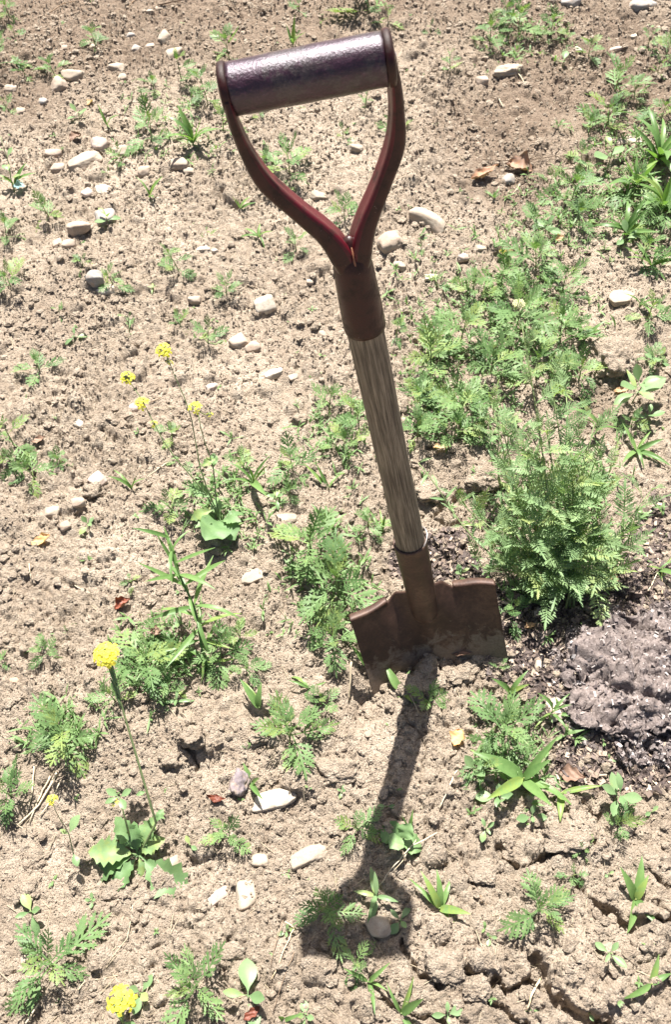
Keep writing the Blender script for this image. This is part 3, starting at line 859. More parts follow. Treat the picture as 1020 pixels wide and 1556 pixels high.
S(470, 1296, 62, 29, 'pale', 'long pale stone tilted up to the right, beside the shaft shadow', 0.32, 12, tall=0.85)
S(395, 1306, 36, 20, 'pale', 'rounded pale stone left of the long tilted pale one', -0.2, 10)
S(373, 1354, 32, 44, 'pale', 'buried pale stone standing upright in the crust, lower middle', 0.1, 12, tall=0.5, sink=0.45)
S(330, 1361, 50, 19, 'pink', 'thin pinkish stone half buried left of the upright one', 0.5, 14, tall=0.5, sink=0.45)
S(363, 1187, 30, 38, 'purple', 'dark purplish rough stone left of the largest white stone', -0.5, 8, lump=0.2, tall=0.9)
S(37, 1458, 15, 14, 'pale', 'small pale stone beside the left fern leaved plant at the bottom', 0, 12)
S(20, 1033, 17, 9, 'red', 'small reddish stone near the left edge', 0.1, 14)
S(576, 1404, 34, 34, 'pale', 'pale stone lit inside the handle shadow', 0.4, 12, tall=0.6)
S(262, 1310, 22, 20, 'pale', 'small pale stone near the large toothed leaves at the bottom left', 0.2, 10)
S(845, 1075, 26, 34, 'pink', 'upright pinkish brown slab between the weeds and the compost lump', 0.15, 20, tall=0.6)
S(820, 1008, 16, 18, 'white', 'bright white chip left of the compost lump', 0.2, 22)
S(560, 1115, 13, 10, 'pale', 'tiny pale stone below the left wing of the blade', 0.2, 10)
clod(934, 545, 62, 56, 'large rough clod of soil beside the weed patch at the right', tall=0.9)
clod(737, 722, 64, 46, 'large soil clod between the shaft and the feathery bush', tall=0.75)
clod(655, 745, 50, 36, 'pale soil clod right of the shaft near its lower end', tall=0.7)
clod(512, 1166, 62, 48, 'big rounded soil clod left of the shaft shadow', tall=0.75, lump=0.2)
clod(291, 1118, 46, 34, 'soil clod right of the lower mustard stem', tall=0.9)
clod(255, 1150, 34, 26, 'soil clod with a dark hollow under it near the mustard stem', tall=0.9)
clod(675, 1462, 58, 48, 'cracked soil clod right of the handle shadow at the bottom', tall=0.6)
clod(630, 1505, 52, 40, 'rounded soil clod at the bottom below the handle shadow', tall=0.7)
clod(725, 1498, 44, 36, 'soil clod at the bottom, between two cracks', tall=0.6)
clod(865, 1268, 70, 40, 'wide soil clod above a crack at the lower right', tall=0.5)
clod(735, 1320, 56, 38, 'low soil clod left of the crack at the lower right', tall=0.45)
clod(43, 1345, 46, 40, 'soil clod at the left edge above the bottom plants', tall=0.7)
clod(180, 1345, 44, 34, 'soil clod below the large toothed leaves', tall=0.6)
clod(55, 1300, 40, 30, 'soil clod left of the small yellow flower stem', tall=0.6)
clod(455, 635, 26, 22, 'small soil clod in the open soil left of the shaft', tall=0.9)
clod(415, 640, 22, 18, 'little soil clod at the left of another one, left of the shaft', tall=0.9)
clod(140, 745, 30, 22, 'soil clod right of the rounded pale stone at the left', tall=0.9)
clod(390, 1120, 30, 24, 'soil clod above the dark purplish stone', tall=0.8)
clod(950, 1255, 34, 26, 'soil clod at the right edge under the sprout with oval leaves', tall=0.7)
clod(355, 1440, 36, 26, 'soil clod right of the bottom fern leaved bush', tall=0.6)
clod(985, 1300, 44, 36, 'soil clod at the right edge above the cracks', tall=0.6)

# ------------------------------------------------------------------ leaf meshes (unit length along +Y)
def curve_leaf(vs, bend, fold, twist=0.0):
    out = []
    for x, y in vs:
        z = fold * abs(x) * 0.6
        # bend along the length on a circle arc
        if abs(bend) > 1e-4:
            yy = math.sin(bend * y) / bend; zz = -(1 - math.cos(bend * y)) / bend
            out.append((x, yy + math.sin(bend * y) * 0 , z * math.cos(bend * y) + zz))
        else: out.append((x, y, z))
    return out
def fern_leaf(name, npair, seed, bend, wid=0.40, lob=1.0, web=0.045, ang0=52):
    r = random.Random(seed)
    vs, fs = [], []
    def strip(spine, left, right):
        n = len(vs); k = len(spine)
        for s_, l, q in zip(spine, left, right): vs.extend([l, s_, q])
        for i in range(k - 1):
            a = n + i * 3
            fs.append((a, a + 1, a + 4, a + 3)); fs.append((a + 1, a + 2, a + 5, a + 4))
    # rachis
    ys = [0, .15, .35, .55, .75, .9]
    ws = [.012, .014, web * .7, web, web * .9, .02]
    strip([(0, y) for y in ys], [(-w, y) for y, w in zip(ys, ws)], [(w, y) for y, w in zip(ys, ws)])
    def pinna(x0, y0, ang, L, wsc, side):
        d = (math.sin(ang) * side, math.cos(ang)); nn = (-d[1] * side, d[0] * side)
        P = lambda s_, o: (x0 + d[0] * L * s_ + nn[0] * o, y0 + d[1] * L * s_ + 0.12 * L * s_ * s_ + nn[1] * o)
        sp = [0, .25, .5, .75, 1.0]; hw = [.05, .06, .075, .06, 0]
        strip([P(q, 0) for q in sp], [P(q, h_ * L * wsc) for q, h_ in zip(sp, hw)], [P(q, -h_ * L * wsc) for q, h_ in zip(sp, hw)])
        if lob <= 0: return
        for q, ln in ((.32, .24), (.54, .22), (.74, .15)):
            for sg in (-1, 1):
                l_ = ln * L * lob * r.uniform(.75, 1.2)
                bx, by = P(q, 0)
                a2 = math.radians(42)
                e = (d[0] * math.cos(a2) + nn[0] * sg * math.sin(a2), d[1] * math.cos(a2) + nn[1] * sg * math.sin(a2))
                m_ = (-e[1], e[0]); w_ = .16 * l_ + .010 * L
                n0 = len(vs)
                vs.extend([(bx - m_[0] * w_, by - m_[1] * w_), (bx + m_[0] * w_, by + m_[1] * w_),
                           (bx + e[0] * l_ * .75 + m_[0] * w_ * .9, by + e[1] * l_ * .75 + m_[1] * w_ * .9), (bx + e[0] * l_ * 1.15, by + e[1] * l_ * 1.15),
                           (bx + e[0] * l_ * .75 - m_[0] * w_ * .9, by + e[1] * l_ * .75 - m_[1] * w_ * .9)])
                fs.append((n0, n0 + 1, n0 + 2, n0 + 3, n0 + 4) if True else ())
    for k in range(npair):
        f = (k + 0.5) / npair
        y = .20 + .62 * f
        L = wid * (math.sin(math.pi * min(1, .20 + .62 * f)) ** .9) * r.uniform(.85, 1.1) * (1 - .35 * f)
        for side in (-1, 1):
            pinna(0, y + r.uniform(-.015, .015), math.radians(ang0 - 14 * f + r.uniform(-7, 7)), L, 1.0, side)
    pinna(0, .82, 0.0, .20, 1.15, 1)
    v3 = curve_leaf(vs, bend, r.uniform(.3, .8))
    v3 = [(x, y, z + 0.012 * math.sin(x * 23 + y * 17 + seed)) for x, y, z in v3]
    return mk_mesh(name, v3, fs)
def lance(name, wid, bend, fold, seed=0, teeth=0.0, peak=0.45, petiole=0.0, n=9, wave=0.0):
    r = random.Random(seed)
    vs, fs = [], []
    for i in range(n + 1):
        f = i / n
        y = f
        if f < petiole: w = 0.012
        else:
            g = (f - petiole) / (1 - petiole)
            w = wid / 2 * (math.sin(math.pi * g ** (math.log(.5) / math.log(peak))) ** 0.85 if 0 < g < 1 else 0.0)
            w = max(w, 0.004)
            if teeth and 0 < i < n: w *= 1 + teeth * (1 if i % 2 else -1) * r.uniform(.6, 1.2)
        vs += [(-w, y), (-w * .5, y), (0, y), (w * .5, y), (w, y)]
    v3 = curve_leaf(vs, bend, fold)
    v3 = [(x, y, z + wave * math.sin(y * 16 + (3 if x > 0 else 0)) * abs(x) * 2) for x, y, z in v3]
    for i in range(n):
        for k in range(4):
            a = i * 5 + k
            fs.append((a, a + 1, a + 6, a + 5))
    return mk_mesh(name, v3, fs)
FERN = [fern_leaf('leaf', 5, s, b, .42, 1.0, .022) for s, b in ((1, .25), (2, .6), (3, 1.0), (4, .05), (5, -.3), (6, .8))]
FERNS = [fern_leaf('leaf', 3, s, b, .42, 1.25, .05) for s, b in ((11, .2), (12, .7), (13, -.2), (14, 1.0))]
YAR = [fern_leaf('leaf', 10, s, b, w * 1.12, .75, .012, 55) for s, b, w in ((21, .2, .21), (22, .5, .19), (23, .75, .22), (24, -.1, .20), (25, .3, .23))]
GRS = [lance('blade', w, b, .8, s, peak=.35) for s, (w, b) in enumerate([(.12, .3), (.15, .75), (.11, 1.25), (.14, .1), (.17, .9), (.10, 1.7)])]
OVL = [lance('leaf', w, b, .35, s, peak=.55, petiole=.15) for s, (w, b) in enumerate([(.42, .3), (.5, .6), (.36, .9), (.46, .0)])]
LNC = [lance('leaf', w, b, .5, s, peak=.45) for s, (w, b) in enumerate([(.24, .3), (.28, .7), (.2, 1.0)])]
NAR = [lance('leaf', w, b, .5, s, peak=.4) for s, (w, b) in enumerate([(.085, .4), (.10, .9), (.08, 1.3), (.09, .1)])]
TTH = [lance('leaf', w, b, .8, s + 3, teeth=.20, peak=.58, petiole=.12, n=14, wave=.12) for s, (w, b) in enumerate([(.44, .4), (.50, .8), (.40, 1.1)])]
RND = [lance('leaf', w, b, .55, s + 3, teeth=.05, peak=.5, petiole=.05, n=12, wave=.10) for s, (w, b) in enumerate([(.95, .5), (.9, .9)])]
for lst, mt in ((FERN, M_FERN), (FERNS, M_FERN), (YAR, M_YARROW), (GRS, M_GRASS), (OVL, M_OVAL), (LNC, M_OVAL), (NAR, M_GRASS), (TTH, M_MUST), (RND, M_MUST)):
    for me in lst: me.materials.append(mt)

def place_leaf(parent, me, pos, az, el, L, roll=0.0, wsc=1.0, name=None):
    o = bpy.data.objects.new(name or me.name.split('.')[0], me)
    COL.objects.link(o); o.parent = parent
    d = Vector((math.cos(az) * math.cos(el), math.sin(az) * math.cos(el), math.sin(el)))
    up = Vector((0, 0, 1)) if abs(d.z) < 0.985 else Vector((1, 0, 0))
    x = d.cross(up).normalized(); z = x.cross(d)
    m = Matrix((x, d, z)).transposed() @ Matrix.Rotation(roll, 3, 'Y')
    m4 = m.to_4x4(); m4.translation = pos
    o.matrix_basis = m4 @ Matrix.Diagonal((L * wsc, L, L, 1))
    return o
def base_of(px, py): return gp(px, py)

def stem_curve(h, lean, n=6, k=1.0):
    return [Vector((lean.x * (i / n) ** k, lean.y * (i / n) ** k, h * i / n)) for i in range(n + 1)]

def fern_weed(px, py, r, label, h=None, n=None, lean=None, group='fern leaved weeds in the soil', seed=None, flat=0.0):
    k = mpp(px, py); R = r * k
    rr = random.Random(int(px * 31 + py * 17) if seed is None else seed)
    hh = R * 0.75 if h is None else h * k
    b = base_of(px, py + (0.30 * r if h is None else h * 0.42))
    o = empty('fern_leaved_weed', (b.x, b.y, b.z - 0.004), label, 'weed', group)
    ln = lean or Vector((rr.uniform(-.18, .18) * hh, rr.uniform(-.18, .18) * hh, 0))
    pts = stem_curve(hh, ln, 5, 1.4)
    mb = MB(); mb.tube([Vector((0, 0, -0.01))] + pts, [0.0011 + R * .016] + [max(.0006, (0.0010 + R * .014) * (1 - .6 * i / 5)) for i in range(6)], 6)
    mb.build('stem', M_STEM, o)
    small = r < 24
    pairs = n or (2 if r < 17 else 3 if r < 24 else 4 if r < 46 else 5)
    a0 = rr.uniform(0, 3.14)
    for j in range(pairs):
        f = j / max(1, pairs - 1)
        pos = pts[min(5, int(round((.18 + .78 * f) * 5)))]
        for s_ in (0, 1):
            if r > 24 and rr.random() < .06: continue
            az = a0 + j * 1.57 + s_ * math.pi + rr.uniform(-.45, .45)
            el = math.radians(8 + 52 * f ** 1.3 + rr.uniform(-10, 10) - flat * 10)
            L = R * (1.25 - .40 * f) * rr.uniform(.72, 1.22)
            place_leaf(o, rr.choice(FERNS if small else FERN), pos, az, el, L, rr.uniform(-.5, .5), rr.uniform(.70, 1.15))
    if not small:
        for s_ in range(3):
            place_leaf(o, rr.choice(FERNS), pts[-1], rr.uniform(0, 6.28), math.radians(rr.uniform(55, 80)), R * rr.uniform(.35, .5), 0)
    return o
def grass(px, py, r, label, n=5, up=60, group='grass sprouts in the soil', wide=1.0, lean=0.0, dirs=None):
    k = mpp(px, py); R = r * k
    rr = random.Random(int(px * 13 + py * 29))
    b = base_of(px, py + 0.35 * r)
    o = empty('grass_tuft', (b.x, b.y, b.z - 0.003), label, 'grass', group)
    mb = MB(); mb.tube([(0, 0, -.01), (0, 0, R * .18), (0, 0, R * .3)], [.0016, .0014, .0008], 6); mb.build('stem', M_STEM, o)
    for j in range(n):
        az = (j * 2.4 + rr.uniform(-.5, .5)) if dirs is None else math.radians(dirs[j % len(dirs)] + rr.uniform(-8, 8))
        el = math.radians(up + rr.uniform(-22, 16))
        L = R * rr.uniform(.85, 1.55)
        place_leaf(o, rr.choice(GRS), Vector((rr.uniform(-.001, .001), rr.uniform(-.001, .001), R * rr.uniform(.02, .25))), az, el, L, rr.uniform(-.5, .5), wide * rr.uniform(.8, 1.25))
    return o
def oval(px, py, r, label, pairs=2, h=0.6, leaves=None, group='small seedlings with oval leaves', up=20, mat=None, name='oval_leaved_seedling'):
    k = mpp(px, py); R = r * k
    rr = random.Random(int(px * 19 + py * 23))
    b = base_of(px, py + 0.3 * r)
    o = empty(name, (b.x, b.y, b.z - 0.003), label, 'seedling', group)
    hh = R * h
    mb = MB(); mb.tube([Vector((0, 0, -.008))] + stem_curve(hh, Vector((rr.uniform(-.2, .2) * hh, rr.uniform(-.2, .2) * hh, 0)), 4), .0011, 6); mb.build('stem', M_STEM, o)
    a0 = rr.uniform(0, 3.14)
    for j in range(pairs):
        f = j / max(1, pairs - 1) if pairs > 1 else 0.5
        for s_ in (0, 1):
            place_leaf(o, rr.choice(leaves or OVL), Vector((0, 0, hh * (.55 + .45 * f))), a0 + j * 1.5 + s_ * math.pi + rr.uniform(-.3, .3),
                       math.radians(up - 5 + 30 * f + rr.uniform(-8, 8)), R * (1.05 - .25 * f) * rr.uniform(.8, 1.1), rr.uniform(-.3, .3), rr.uniform(.85, 1.15))
    return o

# ------------------------------------------------------------------ flowers
def petal_mesh():
    vs, fs = [], []
    for k in range(4):
        a = k * math.pi / 2 + .2
        c, s = math.cos(a), math.sin(a)
        pts = [(0.05, -.06, 0), (.5, -.28, .18), (.95, -.22, .10), (1.02, 0.02, .04), (.93, .24, .12), (.5, .28, .2), (.05, .06, 0)]
        n = len(vs)
        vs += [(x * c - y * s, x * s + y * c, z) for x, y, z in pts]
        fs.append(tuple(range(n, n + 7)))
    n = len(vs)
    vs += [(.12, 0, -.3), (-.06, .1, -.3), (-.06, -.1, -.3), (0.05, 0, .28)]
    fs += [(n, n + 1, n + 3), (n + 1, n + 2, n + 3), (n + 2, n, n + 3)]
    me = mk_mesh('flower', vs, fs, False); me.materials.append(M_PETAL); return me
FLW = petal_mesh()
def flower_head(parent, pos, R, n, rr):
    mb = MB(); 
    dirs = []
    for k in range(n):
        el = math.radians(rr.uniform(5, 85)); az = k * 2.4 + rr.uniform(-.3, .3)
        dirs.append(Vector((math.cos(az) * math.cos(el), math.sin(az) * math.cos(el), math.sin(el) * .75)))
    for d in dirs: mb.tube([(0, 0, -R * .7), d * R * .5, d * R * .85], [.0006, .0005, .0004], 4, False)
    for _ in range(6):
        d = Vector((rr.uniform(-.4, .4), rr.uniform(-.4, .4), .8)) * R
        mb.tube([d * .8, d * .95, d * 1.08], [.0006, .0014, .0004], 5)
    h = mb.build('flower_head', M_STEM, parent); h.location = pos
    for d in dirs:
        f = bpy.data.objects.new('flower', FLW); COL.objects.link(f); f.parent = h
        f.location = d * R * .85
        f.rotation_euler = (d + Vector((0, 0, .5))).to_track_quat('Z', 'Y').to_euler()
        s = R * rr.uniform(.50, .66); f.scale = (s, s, s)
    return h
def lean_pts(b, tip, n=8, sag=0.0):
    """points in the frame of b from the ground to tip, with a gentle bow"""
    d = tip - b
    out = []
    q = (b.x * 91 + b.y * 57 + tip.x * 33) % 6.28
    for i in range(n + 1):
        f = i / n
        w = 0.022 * d.length * math.sin(math.pi * f)
        out.append(Vector((d.x * f ** 1.15 + w * math.sin(q + f * 7), d.y * f ** 1.15 + w * math.cos(q + f * 5), d.z * (f ** 0.92))))
    return out

# mustard A, left of the shaft: three flowering stems from one round leaved base
rr = random.Random(5)
b = gp(338, 800)
mA = empty('yellow_mustard_plant', (b.x, b.y, b.z - .004), 'mustard plant with several yellow blossoms on thin tall stems, left of the shaft', 'flower', 'yellow flowering mustard plants')
def mustard_stem(root, b, basepx, tippx, z, heads, leafspots, rad=.0016, via=None):
    tip = at(tippx[0], tippx[1], z)
    pts = lean_pts(b, tip)
    if via:
        v = at(*via) - b
        n_ = 5
        a_ = [Vector((v.x * (i / n_) ** 1.2, v.y * (i / n_) ** 1.2, v.z * i / n_)) for i in range(n_ + 1)]
        d = (tip - b) - v
        pts = a_ + [v + d * (i / n_) for i in range(1, n_ + 1)]
    mb = MB(); mb.tube([Vector((0, 0, -.01))] + pts, [rad] + [rad * (.85 - .45 * i / (len(pts) - 1)) for i in range(len(pts))], 7)
    mb.build('stem', M_STEM, root)
    for (f, az, el, L, kind) in leafspots:
        p = pts[int(f * (len(pts) - 1))]
        place_leaf(root, rr.choice(kind), p, math.radians(az), math.radians(el), L, rr.uniform(-.4, .4))
    for (px, py, zz, R, n) in heads:
        hp = at(px, py, zz) - b
        q = min(pts, key=lambda w: (w - hp).length)
        if (q - hp).length > .012:
            m2 = MB(); m2.tube([q, (q + hp) / 2 + Vector((0, 0, -.004)), hp], [.0011, .0009, .0007], 6); m2.build('stem', M_STEM, root)
        flower_head(root, hp, R * 1.05, int(n * .85), rr)
    return pts
mustard_stem(mA, b, None, (250, 532), .27, [(248, 530, .27, .012, 14), (256, 550, .255, .006, 5)], [(.2, 200, 20, .05, TTH), (.45, 20, 30, .03, TTH)])
mustard_stem(mA, b, None, (192, 572), .22, [(192, 572, .22, .011, 10), (215, 611, .19, .011, 12), (232, 642, .165, .006, 5)], [(.25, 160, 25, .045, FERN), (.45, 100, 35, .035, FERN), (.55, 240, 25, .03, FERNS)])
mustard_stem(mA, b, None, (300, 622), .19, [(296, 618, .19, .011, 9), (318, 628, .175, .005, 4)], [(.3, 150, 20, .055, TTH), (.6, 80, 40, .03, TTH)])
for az, el, L, mshp in ((250, 38, .062, RND), (300, 30, .05, RND), (200, 30, .05, TTH), (30, 25, .045, TTH), (110, 30, .055, TTH), (160, 20, .05, FERN), (340, 55, .045, TTH)):
    place_leaf(mA, rr.choice(mshp), Vector((0, 0, .02)), math.radians(az), math.radians(el), L, rr.uniform(-.4, .4))
# mustard B, lower left: big toothed leaves, one tall bent stem with pods and a dense head
b = gp(212, 1300)
mB = empty('yellow_mustard_plant', (b.x, b.y, b.z - .004), 'tall bent mustard plant with large toothed base leaves and one dense yellow head, lower left', 'flower', 'yellow flowering mustard plants')
pts = mustard_stem(mB, b, None, (162, 998), .24, [(160, 993, .245, .0155, 20)], [(.5, 60, 30, .022, TTH), (.62, 200, 40, .016, TTH)], .0030, via=(236, 1250, .045))
for k in range(8):
    q = pts[6 + k // 2] if 6 + k // 2 < len(pts) else pts[-1]
    p0 = pts[-1] + (pts[-2] - pts[-1]) * (0.15 + .12 * k)
    dd = (pts[-1] - pts[-2]).normalized()
    az = k * 2.4
    side = Vector((math.cos(az), math.sin(az), 0)) * .004
    m2 = MB(); m2.tube([p0 - dd * .03, p0 - dd * .012 + side * .6, p0 + dd * .004 + side], [.0007, .0019, .0006], 6)
    m2.build('seed_pod', M_OVAL, mB)
for az, el, L, mshp in ((175, 28, .075, TTH), (195, 12, .085, TTH), (235, 8, .06, TTH), (-42, 12, .10, TTH), (60, 35, .06, TTH), (120, 40, .065, TTH), (20, 45, .05, TTH), (-75, 5, .04, TTH), (100, 55, .05, TTH)):
    place_leaf(mB, rr.choice(mshp), Vector((0, 0, .012)), math.radians(az), math.radians(el), L, rr.uniform(-.3, .3), 1.0)
tp = at(180, 1210, .09) - b
m2 = MB(); m2.tube([Vector((-.012, .01, .0)), tp * .5 + Vector((-.004, 0, 0)), tp], [.0018, .0015, .0009], 7); m2.build('stem', M_STEM, mB)
for az in (20, 150, 200, 300): place_leaf(mB, rr.choice(OVL), tp, math.radians(az), math.radians(25), .022, 0)
flower_head(mB, at(172, 1218, .085) - b, .006, 4, rr)
# mustard C: single small blossom on a thin stem
b = gp(122, 1318)
mC = empty('yellow_mustard_plant', (b.x, b.y, b.z - .004), 'thin weedy stem with one tiny yellow blossom near the left edge, lower left', 'flower', 'yellow flowering mustard plants')
mustard_stem(mC, b, None, (78, 1216), .12, [(77, 1215, .12, .007, 6)], [(.5, 60, 40, .032, OVL), (.35, 300, 20, .022, OVL), (.5, 150, 30, .015, OVL)], .0012)
# mustard D at the bottom edge
b = gp(190, 1575)
mD = empty('yellow_mustard_plant', (b.x, b.y, b.z - .004), 'short mustard plant with a large yellow head at the bottom edge', 'flower', 'yellow flowering mustard plants')
mustard_stem(mD, b, None, (184, 1522), .05, [(183, 1520, .052, .0165, 18)], [(.4, 100, 40, .035, OVL), (.4, 200, 30, .035, OVL), (.5, 330, 30, .03, OVL)], .0016)
# tiny single blossom at the right
b = gp(768, 396)
mE = empty('yellow_blossom_sprout', (b.x, b.y, b.z - .003), 'tiny lone yellow blossom above the weed patch at the right', 'flower')
mustard_stem(mE, b, None, (764, 381), .02, [(764, 380, .021, .006, 7)], [(.5, 20, 30, .02, OVL), (.5, 200, 30, .02, OVL)], .0009)

# ------------------------------------------------------------------ long narrow leaved plant left of the blade
b = gp(318, 1018)
nl = empty('narrow_leaved_weed', (b.x, b.y, b.z - .004), 'tall weed with long narrow drooping leaves leaning left, left of the blade', 'weed')
tip = at(256, 815, .16); pts = lean_pts(b, tip, 12)
mb = MB(); mb.tube([Vector((0, 0, -.01))] + pts, [.003] + [.0028 - .0016 * i / 12 for i in range(13)], 8); mb.build('stem', M_GRASS, nl)
for k in range(26):
    f = .12 + .88 * (k / 25)
    p = pts[int(f * 12)]
    az = k * 2.4 + rr.uniform(-.3, .3); el = math.radians(15 + 35 * f ** 2 + rr.uniform(-12, 12))
    place_leaf(nl, rr.choice(NAR), p, az, el, rr.uniform(.055, .09) * (1.0 if f < .9 else .75), rr.uniform(-.5, .5), 1.15)

# ------------------------------------------------------------------ feathery yarrow bush at the right of the spade
rr = random.Random(9)
b = gp(862, 918)
yb = empty('yarrow_bush', (b.x, b.y, b.z - .004), 'big feathery grey green bush with one small cream flower head, right of the blade', 'shrub')
tips = [(789, 462, .36), (762, 635, .22), (838, 575, .26), (862, 600, .24), (905, 640, .20), (935, 700, .17), (990, 745, .13), (885, 695, .19), (815, 690, .21),
        (780, 745, .17), (735, 790, .12), (962, 812, .10), (722, 858, .06), (935, 868, .05), (850, 740, .17), (905, 770, .13), (755, 845, .08), (800, 800, .13), (870, 800, .12),
        (700, 760, .13), (830, 640, .23), (900, 715, .17), (845, 820, .10), (795, 660, .20), (745, 600, .16)]
for n_, (px, py, z) in enumerate(tips):
    tip = at(px, py, z)
    st = Vector((rr.uniform(-.035, .035) + (px - 862) * .00022, rr.uniform(-.012, .045), 0))
    d = tip - b - st
    m = 8
    pts = [st + Vector((d.x * (i / m) ** 1.25, d.y * (i / m) ** 1.25, d.z * (i / m) ** .85)) for i in range(m + 1)]
    mb = MB(); mb.tube([st + Vector((0, 0, -.01))] + pts, [.0022] + [.002 - .0012 * i / m for i in range(m + 1)], 6); mb.build('stem', M_STEM, yb)
    nl_ = 15 if n_ == 0 else 11
    for k in range(nl_):
        f = .24 + .76 * (k / (nl_ - 1)) ** .9
        x = f * m; i = min(m - 1, int(x)); p = pts[i].lerp(pts[i + 1], x - i)
        L = rr.uniform(.068, .100) * (1 - .28 * f) * (0.8 if n_ == 0 else 1)
        place_leaf(yb, rr.choice(YAR), p, k * 2.4 + n_, math.radians(24 + 40 * f + rr.uniform(-15, 15)), L, rr.uniform(-.6, .6), rr.uniform(1.0, 1.4))
    if n_ == 0:
        mb = MB()
        for k in range(40):
            a = k * 2.4; r_ = .0095 * math.sqrt(k / 40)
            c = pts[-1] + Vector((math.cos(a) * r_, math.sin(a) * r_, .006 - 10 * r_ * r_))
            mb.tube([c - Vector((0, 0, .003)), c, c + Vector((0, 0, .0012))], [.0006, .0016, .0007], 5)
        mb.build('flower_head', M_CREAM, yb)
# slender side plant leaning left out of the bush
b2 = gp(790, 905)
sp = empty('slender_leaning_weed', (b2.x, b2.y, b2.z - .003), 'slender weed leaning left from the feathery bush towards the shaft', 'weed')
tip = at(636, 702, .13); pts = lean_pts(b2, tip, 12)
mb = MB(); mb.tube(pts, [.0018 - .001 * i / 12 for i in range(13)], 6); mb.build('stem', M_STEM, sp)
for k in range(22):
    f = .1 + .9 * k / 21; p = pts[int(f * 12)]
    place_leaf(sp, rr.choice(LNC if k % 3 else YAR), p, k * 2.4, math.radians(30 + rr.uniform(-15, 15)), rr.uniform(.022, .034), rr.uniform(-.5, .5), .8)
# grey green upright plant in front of the bush
b2 = gp(762, 790)
sp = empty('grey_green_weed', (b2.x, b2.y, b2.z - .003), 'grey green leafy stem standing in front of the big clod, left side of the bush', 'weed')
tip = at(757, 632, .14); pts = lean_pts(b2, tip, 12)
mb = MB(); mb.tube(pts, [.0018 - .001 * i / 12 for i in range(13)], 6); mb.build('stem', M_STEM, sp)
for k in range(24):
    f = .1 + .9 * k / 23; p = pts[int(f * 12)]
    place_leaf(sp, rr.choice(YAR if k % 2 else LNC), p, k * 2.4, math.radians(35 + rr.uniform(-15, 20)), rr.uniform(.028, .042), rr.uniform(-.5, .5), .9)

